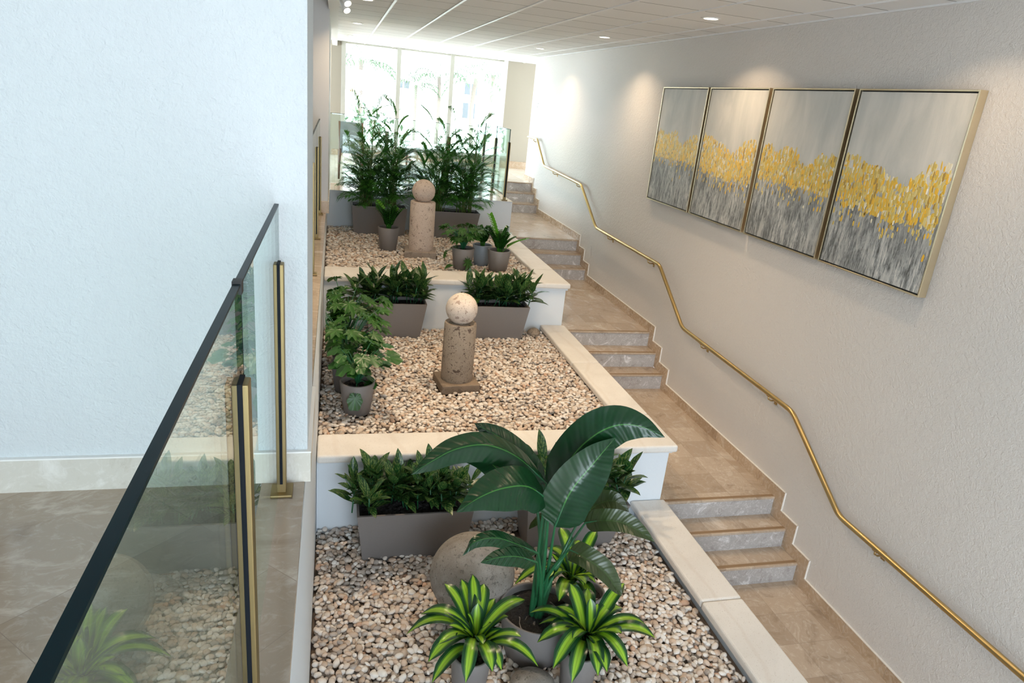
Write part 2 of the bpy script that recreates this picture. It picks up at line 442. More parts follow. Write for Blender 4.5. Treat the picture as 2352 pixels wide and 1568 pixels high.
# ---------------------------------------------------------------- mesh helpers
class MB:
    """collects shapes for ONE mesh object"""
    def __init__(s):
        s.v, s.f, s.uv, s.smooth = [], [], [], []
        s.has_uv = False
    def add(s, verts, faces, uvs=None, smooth=False):
        o = len(s.v)
        s.v.extend([tuple(p) for p in verts])
        for i, f in enumerate(faces):
            s.f.append(tuple(o + k for k in f))
            s.smooth.append(smooth)
            if uvs is not None:
                s.has_uv = True
                s.uv.extend([uvs[k] for k in f])
            else:
                s.uv.extend([(0.5, 0.5)] * len(f))
        return s
    def box(s, a, b):
        x0, y0, z0 = a
        x1, y1, z1 = b
        v = [(x0, y0, z0), (x1, y0, z0), (x1, y1, z0), (x0, y1, z0), (x0, y0, z1), (x1, y0, z1), (x1, y1, z1), (x0, y1, z1)]
        return s.add(v, [(0, 3, 2, 1), (4, 5, 6, 7), (0, 1, 5, 4), (1, 2, 6, 5), (2, 3, 7, 6), (3, 0, 4, 7)])
    def frustum(s, a0, b0, z0, a1, b1, z1):
        v = [(a0[0], a0[1], z0), (b0[0], a0[1], z0), (b0[0], b0[1], z0), (a0[0], b0[1], z0), (a1[0], a1[1], z1), (b1[0], a1[1], z1), (b1[0], b1[1], z1), (a1[0], b1[1], z1)]
        return s.add(v, [(0, 3, 2, 1), (4, 5, 6, 7), (0, 1, 5, 4), (1, 2, 6, 5), (2, 3, 7, 6), (3, 0, 4, 7)])
    def prism(s, poly, axis, a, b):
        """polygon of 2D points extruded along an axis ('x': points are y,z; 'y': x,z; 'z': x,y)"""
        def P(p, h):
            return {'x': (h, p[0], p[1]), 'y': (p[0], h, p[1]), 'z': (p[0], p[1], h)}[axis]
        n = len(poly)
        v = [P(p, a) for p in poly] + [P(p, b) for p in poly]
        f = [tuple(range(n)), tuple(range(2 * n - 1, n - 1, -1))] + [(i, n + i, n + (i + 1) % n, (i + 1) % n) for i in range(n)]
        return s.add(v, f)
    def lathe(s, prof, n=32, c=(0, 0, 0), smooth=True, cap=True):
        v, f = [], []
        for r, z in prof:
            for k in range(n):
                a = 2 * math.pi * k / n
                v.append((c[0] + r * math.cos(a), c[1] + r * math.sin(a), c[2] + z))
        for i in range(len(prof) - 1):
            for k in range(n):
                k2 = (k + 1) % n
                f.append((i * n + k, i * n + k2, (i + 1) * n + k2, (i + 1) * n + k))
        s.add(v, f, smooth=smooth)
        if cap:
            for i, rev in ((0, True), (len(prof) - 1, False)):
                r, z = prof[i]
                if r > 1e-5:
                    ring = [(c[0] + r * math.cos(2 * math.pi * k / n), c[1] + r * math.sin(2 * math.pi * k / n), c[2] + z) for k in range(n)]
                    s.add(ring, [tuple(range(n))[::-1] if rev else tuple(range(n))])
        return s
    def tube(s, pts, rad, n=10, uv=False):
        pts = [Vector(p) for p in pts]
        m = len(pts)
        rr = rad if isinstance(rad, (list, tuple)) else [rad] * m
        v, f = [], []
        ref = Vector((0, 0, 1))
        for i, p in enumerate(pts):
            d = (pts[min(i + 1, m - 1)] - pts[max(i - 1, 0)]).normalized()
            if abs(d.dot(ref)) > 0.95: a = d.cross(Vector((1, 0, 0))).normalized()
            else: a = d.cross(ref).normalized()
            b = d.cross(a).normalized()
            for k in range(n):
                t = 2 * math.pi * k / n
                v.append(p + (a * math.cos(t) + b * math.sin(t)) * rr[i])
        for i in range(m - 1):
            for k in range(n):
                k2 = (k + 1) % n
                f.append((i * n + k, (i + 1) * n + k, (i + 1) * n + k2, i * n + k2))
        f.append(tuple(range(n)))
        f.append(tuple(range((m - 1) * n, m * n))[::-1])
        return s.add(v, f, smooth=True)
    def sphere(s, c, r, nu=32, nv=20, sc=(1, 1, 1), wob=0.0):
        v, f = [], []
        ph = [R.uniform(0, 6) for _ in range(6)]
        for j in range(1, nv):
            t = math.pi * j / nv
            for k in range(nu):
                a = 2 * math.pi * k / nu
                x, y, z = math.sin(t) * math.cos(a), math.sin(t) * math.sin(a), math.cos(t)
                q = 1 + wob * (math.sin(3 * x + ph[0]) + math.sin(4 * y + ph[1]) + math.sin(3 * z + ph[2]))
                v.append((c[0] + r * x * q * sc[0], c[1] + r * y * q * sc[1], c[2] + r * z * q * sc[2]))
        n = len(v)
        v += [(c[0], c[1], c[2] + r * sc[2]), (c[0], c[1], c[2] - r * sc[2])]
        for j in range(nv - 2):
            for k in range(nu):
                k2 = (k + 1) % nu
                f.append((j * nu + k, (j + 1) * nu + k, (j + 1) * nu + k2, j * nu + k2))
        for k in range(nu):
            f.append((n, k, (k + 1) % nu))
            f.append((n + 1, (nv - 2) * nu + (k + 1) % nu, (nv - 2) * nu + k))
        return s.add(v, f, smooth=True)
    def leaf(s, mid, half, up=(0, 0, 1), fold=0.25, cols=4, wave=0.0, side=None, lobes=None, ph=0.0):
        """a leaf blade on a midrib polyline; half(t) is the half width"""
        mid = [Vector(p) for p in mid]
        n = len(mid)
        v, f, uv = [], [], []
        up = Vector(up)
        for i, p in enumerate(mid):
            t = i / (n - 1)
            d = (mid[min(i + 1, n - 1)] - mid[max(i - 1, 0)]).normalized()
            sd = Vector(side) - d * d.dot(Vector(side)) if side is not None else d.cross(up)
            if sd.length < 1e-4: sd = d.cross(Vector((1, 0.3, 0)))
            sd.normalize()
            nm = sd.cross(d).normalized()
            if nm.z < 0 and side is None: nm = -nm
            h = half(t)
            for c in range(cols + 1):
                q = c / cols * 2 - 1
                hh = h
                w = wave * h * math.sin(9 * t + 3 * q + ph) * abs(q)
                v.append(p + sd * (q * hh) + nm * (abs(q) * hh * fold + w))
                uv.append((c / cols, t))
        W = cols + 1
        for i in range(n - 1):
            for c in range(cols):
                f.append((i * W + c, i * W + c + 1, (i + 1) * W + c + 1, (i + 1) * W + c))
        return s.add(v, f, uv, smooth=True)
    def build(s, name, mat, parent=None, bevel=0.0, loc=None):
        me = bpy.data.meshes.new(name)
        vs = s.v
        if loc is None and parent is not None:
            pl = parent.get('_o')
            pl = Vector(pl) if pl is not None else Vector((0, 0, 0))
            vs = [(x - pl.x, y - pl.y, z - pl.z) for x, y, z in vs]
        elif loc is not None:
            vs = [(x - loc[0], y - loc[1], z - loc[2]) for x, y, z in vs]
        me.from_pydata(vs, [], s.f)
        me.polygons.foreach_set('use_smooth', s.smooth)
        if s.has_uv:
            l = me.uv_layers.new(name='UVMap')
            l.data.foreach_set('uv', np.array(s.uv, dtype=np.float32).ravel())
        me.materials.append(mat)
        me.update()
        o = bpy.data.objects.new(name, me)
        C.objects.link(o)
        if loc is not None: o.location = loc
        if parent is not None:
            o.parent = parent
            o['_o'] = parent.get('_o', (0, 0, 0))
        if bevel:
            b = o.modifiers.new('bevel', 'BEVEL')
            b.width = bevel
            b.segments = 3
            b.limit_method = 'ANGLE'
        return o

def bez(a, b, c, n=8):
    a, b, c = Vector(a), Vector(b), Vector(c)
    return [a * (1 - t) ** 2 + b * 2 * t * (1 - t) + c * t * t for t in [i / n for i in range(n + 1)]]

def catmull(pts, per=4):
    P = [Vector(p) for p in pts]
    P = [P[0] * 2 - P[1]] + P + [P[-1] * 2 - P[-2]]
    out = []
    for i in range(1, len(P) - 2):
        for k in range(per):
            t = k / per
            a, b, c, d = P[i - 1], P[i], P[i + 1], P[i + 2]
            out.append(0.5 * ((2 * b) + (c - a) * t + (2 * a - 5 * b + 4 * c - d) * t * t + (3 * b - a - 3 * c + d) * t ** 3))
    out.append(P[-2])
    return out

def thing(name, label, cat, loc=(0, 0, 0), group=None):
    o = bpy.data.objects.new(name, None)
    o.empty_display_size = 0.1
    C.objects.link(o)
    o.location = loc
    o['_o'] = tuple(loc)
    o['label'] = label
    o['category'] = cat
    if group: o['group'] = group
    return o

def tag(o, label, cat, group=None, kind=None):
    o['label'] = label
    o['category'] = cat
    if group: o['group'] = group
    if kind: o['kind'] = kind
    return o

def struct(name, mb, mat, label=None, parent=None, bevel=0.0):
    o = mb.build(name, mat, parent, bevel)
    if parent is None:
        o['kind'] = 'structure'
        o['label'] = label
        o['category'] = name.split('_')[0]
    return o

def clean():
    for o in bpy.data.objects:
        if '_o' in o: del o['_o']

# ---------------------------------------------------------------- the setting
struct('wall_right', MB().box((XW, -5, -3.75), (XW + 0.2, 13.82, ZC)), M['wall_right'], 'long cream textured wall on the right, beside the stairs, carrying the paintings and handrail')
# hall wall on the left, facing the camera
struct('wall_left', MB().box((-1.13, 2.42, ZT), (-0.088, 3.02, ZC)), M['wall_left'], 'white textured wall pier at the left, facing the camera behind the near glass railing')
bb = MB()
bb.box((-1.145, 2.405, ZT), (-0.076, 2.42, ZT + 0.125))
bb.box((-0.088, 2.42, ZT), (-0.076, 3.02, ZT + 0.125))
bb.box((-1.145, 2.42, ZT), (-1.13, 3.02, ZT + 0.125))
struct('baseboard_left', bb, M['pale_skirting'], 'pale mottled marble skirting along the foot of the white wall at the left')
struct('trim_1', MB().box((-1.147, 2.402, ZT + 0.126), (-0.074, 2.42, ZT + 0.132)).box((-0.088, 2.42, ZT + 0.126), (-0.074, 3.02, ZT + 0.132)), M['white_paint'], 'thin white bead along the top of the pale skirting at the left')
dr = struct('door_1', MB().box((-2.2, 2.60, ZT), (-1.20, 2.65, 0.6)), M['wood'], 'brown wooden door just showing past the left end of the white wall')
MB().tube([(-1.28, 2.59, ZT + 1.0), (-1.28, 2.555, ZT + 1.0), (-1.38, 2.555, ZT + 1.0)], 0.01).build('door_handle', M['steel'], dr)
# grey pier further on
struct('wall_middle', MB().box((-0.6, 8.45, ZT), (-0.075, 11.2, ZC)), M['pier'], 'grey textured wall pier left of the upper planter, behind the far glass railing')
struct('baseboard_middle', MB().box((-0.6, 8.43, ZT), (-0.07, 8.45, ZT + 0.14)).box((-0.075, 8.43, ZT), (-0.062, 10.44, ZT + 0.14)), M['ledge'], 'beige marble skirting round the foot of the grey wall pier', bevel=0.003)
# upper floor slab on the left, with its marble ledge
struct('floor', MB().box((-4, -5, ZT - 0.3), (-0.13, 16.3, ZT)), M['hall_floor'], 'marble hall floor with diagonal joints at the left, behind the glass railing')
struct('trim_2', MB().box((-0.13, -5, ZT - 0.04), (-0.098, 10.5, ZT + 0.0005)), M['hall_floor'], 'marble edging of the hall floor above the left side of the planters')
struct('wall_under', MB().box((-0.14, -5, -3.75), (-0.103, 10.5, ZT - 0.04)), M['planter_wall'], 'blue white painted wall under the hall edge, closing the planters on the left')
struct('floor', MB().box((-0.13, 10.505, ZT - 0.3), (2.655, 16.3, ZT)).box((-0.084, 10.44, ZT - 0.0015), (2.69, 10.505, ZT)).box((2.655, 10.505, ZT - 0.0015), (2.69, 13.22, ZT)).box((2.655, 13.22, ZT - 0.3), (6.6, 16.3, ZT)), M['hall_window_lit'], 'marble floor of the top hall in front of the window, window glare painted in')
# stair landings
struct('floor', MB().box((2.62, 10.22, Z3 - 0.3), (XW, 12.69, Z3)), M['tread'], 'glossy tan marble landing below the topmost flight of steps')
struct('floor', MB().box((2.62, 7.26, Z2 - 0.3), (XW, 9.70, Z2)), M['tread'], 'tan marble landing between the middle and the upper flight of steps')
struct('floor', MB().box((2.62, 4.44, Z1 - 0.3), (XW, 6.763, Z1)), M['tread'], 'tan marble landing between the lowest and the middle flight of steps')
struct('floor', MB().box((2.62, -5, Z0 - 0.3), (XW, 4.44, Z0)), M['tread'], 'brown marble floor at the foot of the lowest steps, bottom right')
struct('floor', MB().box((-0.103, -5, Z0 - 0.3), (2.62, 1.50, Z0)).box((-0.103, 1.50, Z0 - 0.3), (2.62, 4.46, Z0 - 0.002)), M['tread'], 'marble floor in front of the lowest planter, below the picture')
# closing walls of the rooms
struct('wall_side', MB().box((-4.2, -5, -3.8), (-4, 11.7, ZC)).box((-4.2, 11.7, -3.8), (-4, 15.9, -1.25)).box((-4.2, 15.9, -3.8), (-4, 16.3, ZC)), M['wall_left'], 'far left wall of the hall, outside the view, with an opening added for light')
struct('wall_far_right', MB().box((6.6, 13.6, -3.8), (6.8, 13.85, ZC)).box((6.6, 13.85, -3.8), (6.8, 16.3, -1.25)).box((6.6, 15.95, -1.25), (6.8, 16.3, ZC)), M['tan_wall'], 'side wall of the top hall, outside the view, with an opening added for light')
struct('wall_return', MB().box((XW + 0.2, 13.62, -3.8), (6.6, 13.80, ZC)), M['wall_right'], 'wall turning the corner behind the right wall')
struct('wall_back', MB().box((3.67, 16.0, ZT), (6.6, 16.2, ZC)).box((-4, 16.0, ZT), (0.12, 16.2, ZC)).box((0.12, 16.0, ZT), (3.67, 16.2, -1.22)), M['tan_wall'], 'tan end wall of the top hall, either side of and below the big window')
struct('baseboard_back', MB().box((3.67, 15.98, ZT), (6.6, 16.0, ZT + 0.16)).box((-0.08, 15.98, ZT), (3.67, 16.0, ZT + 0.12)), M['skirting'], 'tan marble skirting at the foot of the end wall')
struct('wall_base', MB().box((-4.2, -5.2, -3.8), (XW + 0.2, -5, -3.52)).box((-4.2, -5.2, -3.52), (0.2, -5.0, -1.0)).box((3.5, -5.2, -3.52), (XW + 0.2, -5.0, -1.0)).box((0.2, -5.2, -1.65), (3.5, -5.0, -1.0)).box((0.2, -5.2, -3.52), (3.5, -5.0, -3.15)).box((-4.2, -5.2, -1.0), (-3.2, -5.0, ZC)).box((2.6, -5.2, -1.0), (XW + 0.2, -5.0, ZC)).box((-3.2, -5.2, 0.8), (2.6, -5.0, ZC)), M['white_paint'], 'low wall behind the camera, under the rear glazing')

# ceiling with its metal grid
struct('ceiling', MB().box((-4.2, -5.2, ZC), (6.8, 16.3, ZC + 0.15)), M['ceiling'], 'suspended ceiling of white acoustic tiles')
g = MB()
x = 0.574 - 0.5792 * 7
while x < 6.6:
    g.box((x - 0.013, -5, ZC - 0.009), (x + 0.013, 16.0, ZC))
    x += 0.5792
struct('trim_3', g, M['tbar'], 'white metal bars of the ceiling grid running away from the camera')
struct('trim_4', MB().box((XW - 0.022, -5, ZC - 0.012), (XW, 13.8, ZC)), M['tbar'], 'white metal angle where the ceiling meets the right wall')
struct('trim_5', MB().box((-0.085, 3.02, ZC - 0.10), (0.02, 16.0, ZC)), M['white_paint'], 'white boxed edge of the ceiling along the left side')

# far window: three panes between mullions
fr = MB()
for xx in (0.152, 1.302, 2.452, 3.64):
    fr.box((xx - 0.045, 15.93, -1.22), (xx + 0.045, 16.08, ZC))
fr.box((0.12, 15.96, ZC - 0.035), (3.67, 16.08, ZC)).box((0.12, 15.93, -1.24), (3.67, 16.1, -1.18))
wd = struct('window_1', fr, M['frame_white'], 'bright floor-high window of the top hall, three panes wide', bevel=0.004)
for a, b in ((0.187, 1.267), (1.337, 2.417), (2.487, 3.605)):
    MB().box((a, 16.02, -1.18), (b, 16.03, ZC - 0.035)).build('pane', M['window_glass'], wd)
struct('trim_6', MB().box((3.60, 15.90, ZT), (3.68, 15.95, ZC)), M['white_paint'], 'white post at the right end of the big window')
# unseen glazing behind the camera; its lower row is added for light
fr = MB()
for k in range(6):
    xx = -3.17 + k * 1.148
    fr.box((xx - 0.03, -5.1, -1.0), (xx + 0.03, -5.0, 0.8))
for k in range(4): fr.box((0.2 + k * 1.08, -5.1, -3.15), (0.26 + k * 1.08, -5.0, -1.65))
struct('window_2', fr, M['frame_white'], 'unseen window behind the camera, lower row added to brighten the lowest planter')

# ---------------------------------------------------------------- stairs
def flight(y0, pitch, zb, zt, label):
    hs = (zt - zb) / 3
    t = thing('stair_flight', label, 'stairs', (3.2, y0, zb), 'flights of three marble steps')
    for k in range(3):
        y = y0 + k * pitch
        z = zb + (k + 1) * hs
        if k < 2:
            MB().box((2.62, y - 0.014, z - 0.02), (XW - 0.012, y + pitch - 0.001, z)).build('tread', M['tread'], t, 0.003)
        else:
            MB().box((2.62, y - 0.014, z - 0.02), (XW - 0.012, y - 0.0005, z)).build('nosing', M['tread'], t, 0.003)
        MB().box((2.62, y + 0.004, z - 0.004), (XW - 0.0125, y + 0.034, z + 0.0012)).build('grip_strip', M['grip'], t)
        MB().box((2.62, y - 0.006, z - hs - 0.004), (XW - 0.012, y + (pitch - 0.008 if k < 2 else -0.001), z - 0.02)).build('riser', M['riser'], t)
    return t
flight(3.985, 0.2275, Z0, Z1, 'lowest flight of three tan marble steps, bottom right beside the pale coping')
flight(6.763, 0.2485, Z1, Z2, 'middle flight of three marble steps with veined risers, cool daylight painted into their grey')
flight(9.70, 0.26, Z2, Z3, 'upper flight of three marble steps beside the upper planter')
flight(12.69, 0.265, Z3, ZT, 'topmost flight of three marble steps, behind the far brass post')

# stepped skirting on the right wall
prof = [(-5, Z0), (3.985, Z0)]
for y0, p, zb, zt in ((3.985, 0.2275, Z0, Z1), (6.763, 0.2485, Z1, Z2), (9.70, 0.26, Z2, Z3), (12.69, 0.265, Z3, ZT)):
    hs = (zt - zb) / 3
    for k in range(3):
        y, z = y0 + k * p, zb + (k + 1) * hs
        prof += [(y, z)] if k == 0 else [(y, z - hs), (y, z)]
    nxt = {Z1: 6.763, Z2: 9.70, Z3: 12.69, ZT: 13.82}[zt]
    prof.append((nxt, zt))
DY, DZ = -0.12, 0.105
sk, se = MB(), MB()
for (a, b) in zip(prof, prof[1:]):
    if abs(a[1] - b[1]) < 1e-6:      # level run
        sk.box((XW - 0.012, a[0] + (DY if a[0] > -4 else 0), a[1]), (XW, b[0], a[1] + DZ))
        se.box((XW - 0.014, a[0] + (DY if a[0] > -4 else 0) - 0.004, a[1] + DZ), (XW, b[0] + (DY if b[0] < 13.8 else 0) + 0.004, a[1] + DZ + 0.006))
    else:
        sk.box((XW - 0.0118, b[0] + DY, a[1]), (XW, b[0] + 0.001, b[1] + DZ - 0.001))
        se.box((XW - 0.014, b[0] + DY - 0.006, a[1] + DZ), (XW, b[0] + DY, b[1] + DZ + 0.006))
struct('baseboard_right', sk, M['skirting'], 'tan marble skirting stepping up the right wall with the stairs')
struct('trim_7', se, M['edge'], 'pale top edge of the stepped skirting on the right wall')

# ---------------------------------------------------------------- planters
def bull(mb, x0, x1, y0, y1, z, th=0.062):
    mb.box((x0, y0, z - th), (x1, y1, z))

def planter(label, yf, ycap, yb, z, zb, zsurf, last=False):
    """front wall at yf, coping from ycap[0] to ycap[1], right side coping back to yb"""
    t = thing('planter_bed', label, 'planter', (1.3, yf, zb), 'tiered built-in planters')
    w = MB()
    w.box((-0.10, yf, zb), (XC - 0.035, yf + 0.2, z - 0.062))
    w.box((2.44, yf + 0.2, zb), (XC - 0.035, yb, z - 0.062))
    w.build('planter_wall', M['planter_wall'], t)
    MB().box((-0.10, yf - 0.02, z - 0.092), (XC - 0.015, yf, z - 0.062)).box((XC - 0.035, yf, z - 0.092), (XC - 0.015, yb, z - 0.062)).build('moulding', M['planter_wall'], t, 0.008)
    # coping slabs with rounded edges: front run and side run, joints every stretch
    segs = [(-0.098, 0.95), (0.953, 1.93), (1.933, XC)]
    for a, b in segs:
        if b == XC:
            poly = [(a, ycap[0]), (XC, ycap[0]), (XC, ycap[1] + 0.25), (2.385, ycap[1] + 0.25), (2.385, ycap[1]), (a, ycap[1])]
            m = MB().prism(poly, 'z', z, z - 0.062)
        else:
            m = MB().box((a, ycap[0], z - 0.062), (b, ycap[1], z))
        m.build('coping', M['coping'], t, 0.018)
    y = ycap[1] + 0.253
    n = 2
    ln = (yb - y) / n
    for k in range(n):
        MB().box((2.385, y + k * ln, z - 0.062), (XC, y + (k + 1) * ln - 0.003, z)).build('coping', M['coping'], t, 0.018)
    MB().box((-0.10, yf + 0.2, zb), (2.44, yb, zsurf - 0.05)).build('bed_fill', M['bed_soil'], t)
    return t
ZA, ZB, ZCc = -2.98, -2.45, -1.93          # coping tops
SA, SB, SCc = -3.085, -2.515, -1.975       # pebble surfaces
planter('lowest planter of white walls and pale stone coping, nearest the camera', 1.50, (1.44, 1.79), 4.46, ZA, Z0, SA)
planter('middle planter with pale stone coping, between the lowest and the upper one', 4.46, (4.39, 4.73), 7.42, ZB, -3.3, SB)
planter('upper planter with pale stone coping below the glass railing', 7.42, (7.36, 7.80), 10.47, ZCc, -2.8, SCc)
struct('wall_front', MB().box((-0.12, 10.45, -2.3), (2.68, 10.50, ZT - 0.002)).box((2.66, 10.50, -2.3), (2.68, 12.66, ZT - 0.002)), M['planter_wall'], 'blue white wall under the edge of the top hall, behind the palms')

# ---------------------------------------------------------------- pebbles (beds of loose stones)
def ico():
    bm = bmesh.new()
    bmesh.ops.create_icosphere(bm, subdivisions=2, radius=1)
    v = np.array([x.co[:] for x in bm.verts])
    f = np.array([[x.index for x in fc.verts] for fc in bm.faces])
    bm.free()
    return v, f
IV, IF = ico()

def pebble_bed(name, label, x0, x1, y0, y1, z, step, keep, layers=2):
    V, F = [], []
    cnt = 0
    for ly in range(layers):
        dz = -0.026 * (layers - 1 - ly)
        nx, ny = int((x1 - x0) / step), int((y1 - y0) / (step * 0.87))
        for j in range(ny):
            for i in range(nx):
                px = x0 + (i + 0.5 + 0.5 * (j % 2)) * step + NP.uniform(-0.42, 0.42) * step + ly * 0.013
                py = y0 + (j + 0.5) * step * 0.87 + NP.uniform(-0.42, 0.42) * step
                if NP.rand() > (0.86 if ly == layers - 1 else 1.0): continue
                if px < x0 + 0.012 or px > x1 - 0.012 or py < y0 + 0.012 or py > y1 - 0.012: continue
                if not keep(px, py): continue
                r = step * NP.choice([0.42, 0.5, 0.56, 0.64, 0.74], p=[.22, .28, .25, .17, .08])
                s = np.array([r * NP.uniform(1.0, 1.4), r * NP.uniform(0.78, 1.0), r * NP.uniform(0.48, 0.66)])
                p = IV * (1 + 0.07 * np.sin(IV[:, [1, 2, 0]] * NP.uniform(1.5, 3.2) + NP.uniform(0, 6)))
                p = np.sign(p) * np.abs(p) ** 0.94 * s
                a, b, c = NP.uniform(0, 6.28), NP.normal(0, 0.26), NP.normal(0, 0.26)
                rz = np.array([[math.cos(a), -math.sin(a), 0], [math.sin(a), math.cos(a), 0], [0, 0, 1]])
                rx = np.array([[1, 0, 0], [0, math.cos(b), -math.sin(b)], [0, math.sin(b), math.cos(b)]])
                ry = np.array([[math.cos(c), 0, math.sin(c)], [0, 1, 0], [-math.sin(c), 0, math.cos(c)]])
                hz = z + dz - s[2] * 0.6 + NP.uniform(-0.008, 0.010) + 0.012 * math.sin(px * 5) * math.cos(py * 4.3)
                V.append(p @ (rz @ rx @ ry).T + np.array([px, py, hz]))
                F.append(IF + cnt * len(IV))
                cnt += 1
    V = np.concatenate(V).astype(np.float32)
    F = np.concatenate(F).astype(np.int32)
    me = bpy.data.meshes.new(name)
    me.vertices.add(len(V))
    me.vertices.foreach_set('co', V.ravel())
    me.loops.add(F.size)
    me.loops.foreach_set('vertex_index', F.ravel())
    me.polygons.add(len(F))
    me.polygons.foreach_set('loop_start', np.arange(0, F.size, 3, dtype=np.int32))
    me.polygons.foreach_set('loop_total', np.full(len(F), 3, dtype=np.int32))
    me.polygons.foreach_set('use_smooth', np.ones(len(F), dtype=bool))
    me.materials.append(M['pebbles'])
    me.update(calc_edges=True)
    me.validate()
    o = bpy.data.objects.new(name, me)
    C.objects.link(o)
    tag(o, label, 'pebbles', None, 'stuff')
    return o

def rect(a, b, c, d): return lambda x, y: a < x < b and c < y < d
def circ(a, b, r): return lambda x, y: (x - a) ** 2 + (y - b) ** 2 < r * r
holesA = [rect(.22, .93, 4.09, 4.34), rect(1.35, 2.05, 4.09, 4.34), circ(.86, 3.47, .10), circ(1.19, 3.11, .15), circ(.745, 2.83, .08), circ(1.34, 2.78, .08), circ(1.52, 3.2, .08)]
holesB = [rect(.39, .92, 7.10, 7.30), rect(1.54, 2.07, 7.10, 7.30), rect(.93, 1.3, 5.6, 5.98), circ(.21, 5.27, .09), circ(.16, 5.62, .09)]
holesC = [rect(.28, .97, 9.98, 10.2), rect(1.38, 2.02, 9.98, 10.2), rect(.9, 1.3, 8.6, 9.0), circ(.69, 9.03, .08), circ(1.53, 8.12, .08), circ(1.82, 8.38, .08), circ(1.97, 8.06, .08)]
def mk(h): return lambda x, y: not any(q(x, y) for q in h)
pebble_bed('pebble_bed', 'loose beige and grey river pebbles filling the lowest planter', -0.10, 2.40, 1.9, 4.46, SA, 0.0345, mk(holesA))
pebble_bed('pebble_bed', 'loose warm beige river pebbles filling the middle planter', -0.10, 2.42, 4.68, 7.42, SB, 0.034, mk(holesB))
pebble_bed('pebble_bed', 'loose pale beige pebbles filling the upper planter', -0.10, 2.42, 7.75, 10.47, SCc, 0.035, mk(holesC))

# ---------------------------------------------------------------- railings
PH, GH = 0.875, 1.065         # post and glass heights
def post(t, x, y, z, w=0.045, face='y'):
    p = MB().box((x - w / 2, y - w / 2, z + 0.012), (x + w / 2, y + w / 2, z + PH)).build('post', M['bronze'], t, 0.003)
    g = MB()
    if face == 'y': g.box((x - 0.011, y - w / 2 - 0.004, z + 0.05), (x + 0.011, y + w / 2 + 0.004, z + PH + 0.003))
    else: g.box((x - w / 2 - 0.004, y - 0.009, z + 0.05), (x + w / 2 + 0.004, y + 0.009, z + PH + 0.003))
    g.build('gasket', M['gasket'], p)
    MB().box((x - 0.045, y - 0.045, z + 0.001), (x + 0.045, y + 0.045, z + 0.014)).build('base_plate', M['bronze'], p, 0.004)
    return p
def pane(t, a, b, z, edge_w=0.006):
    """glass between points a and b (x, y) standing upright; green polished edges"""
    (x0, y0), (x1, y1) = a, b
    z0, z1 = z + 0.09, z + GH
    if abs(x0 - x1) < 1e-6: box = ((x0 - edge_w, y0, z0), (x0 + edge_w, y1, z1))
    else: box = ((x0, y0 - edge_w, z0), (x1, y0 + edge_w, z1))
    g = MB().box(*box).build('glass_panel', M['rail_glass'], t)
    e = MB()
    (ax, ay, az), (bx, by, bz) = box
    e.box((ax - 0.001, ay, bz - 0.004), (bx + 0.001, by, bz + 0.0015))
    if abs(x0 - x1) < 1e-6: e.box((ax, ay - 0.0015, az), (bx, ay, bz)).box((ax, by, az), (bx, by + 0.0015, bz))
    else: e.box((ax - 0.0015, ay, az), (ax, by, bz)).box((bx, ay, az), (bx + 0.0015, by, bz))
    e.build('glass_edge', M['glass_edge'], g)
    return g
XG = -0.182
t = thing('glass_railing', 'near glass railing with bronze posts running from the camera to the white wall', 'railing', (XG, 1.8, ZT))
for y in (0.39, 1.345, 2.335): post(t, XG, y, ZT)
pane(t, (XG, -0.55), (XG, 0.385), ZT)
pane(t, (XG, 0.395), (XG, 1.385), ZT)
pane(t, (XG, 1.395), (XG, 2.36), ZT)
MB().box((XG - 0.009, 1.374, ZT + GH - 0.02), (XG + 0.009, 1.402, ZT + GH + 0.006)).build('clip', M['black'], t)
t = thing('glass_railing', 'glass railing with three bronze posts between the white wall pier and the grey pier', 'railing', (-0.172, 6.0, ZT))
for y in (4.15, 5.55, 6.95, 8.34): post(t, -0.172, y, ZT)
for a, b in ((3.04, 4.13), (4.17, 5.53), (5.57, 6.93), (6.97, 8.40)): pane(t, (-0.172, a), (-0.172, b), ZT)
t = thing('glass_railing', 'glass railing along the edge of the top hall, behind the palms', 'railing', (1.2, 10.56, ZT))
for x in (0.73, 1.645, 2.57): post(t, x, 10.56, ZT, face='x' if x < 2 else 'y')
for y in (11.49, 12.43): post(t, 2.57, y, ZT)
pane(t, (-0.07, 10.56), (0.72, 10.56), ZT)
pane(t, (0.74, 10.56), (1.635, 10.56), ZT)
pane(t, (1.655, 10.56), (2.575, 10.56), ZT)
pane(t, (2.576, 10.58), (2.576, 11.47), ZT)
pane(t, (2.576, 11.51), (2.576, 12.41), ZT)
pane(t, (2.576, 12.45), (2.576, 13.15), ZT)

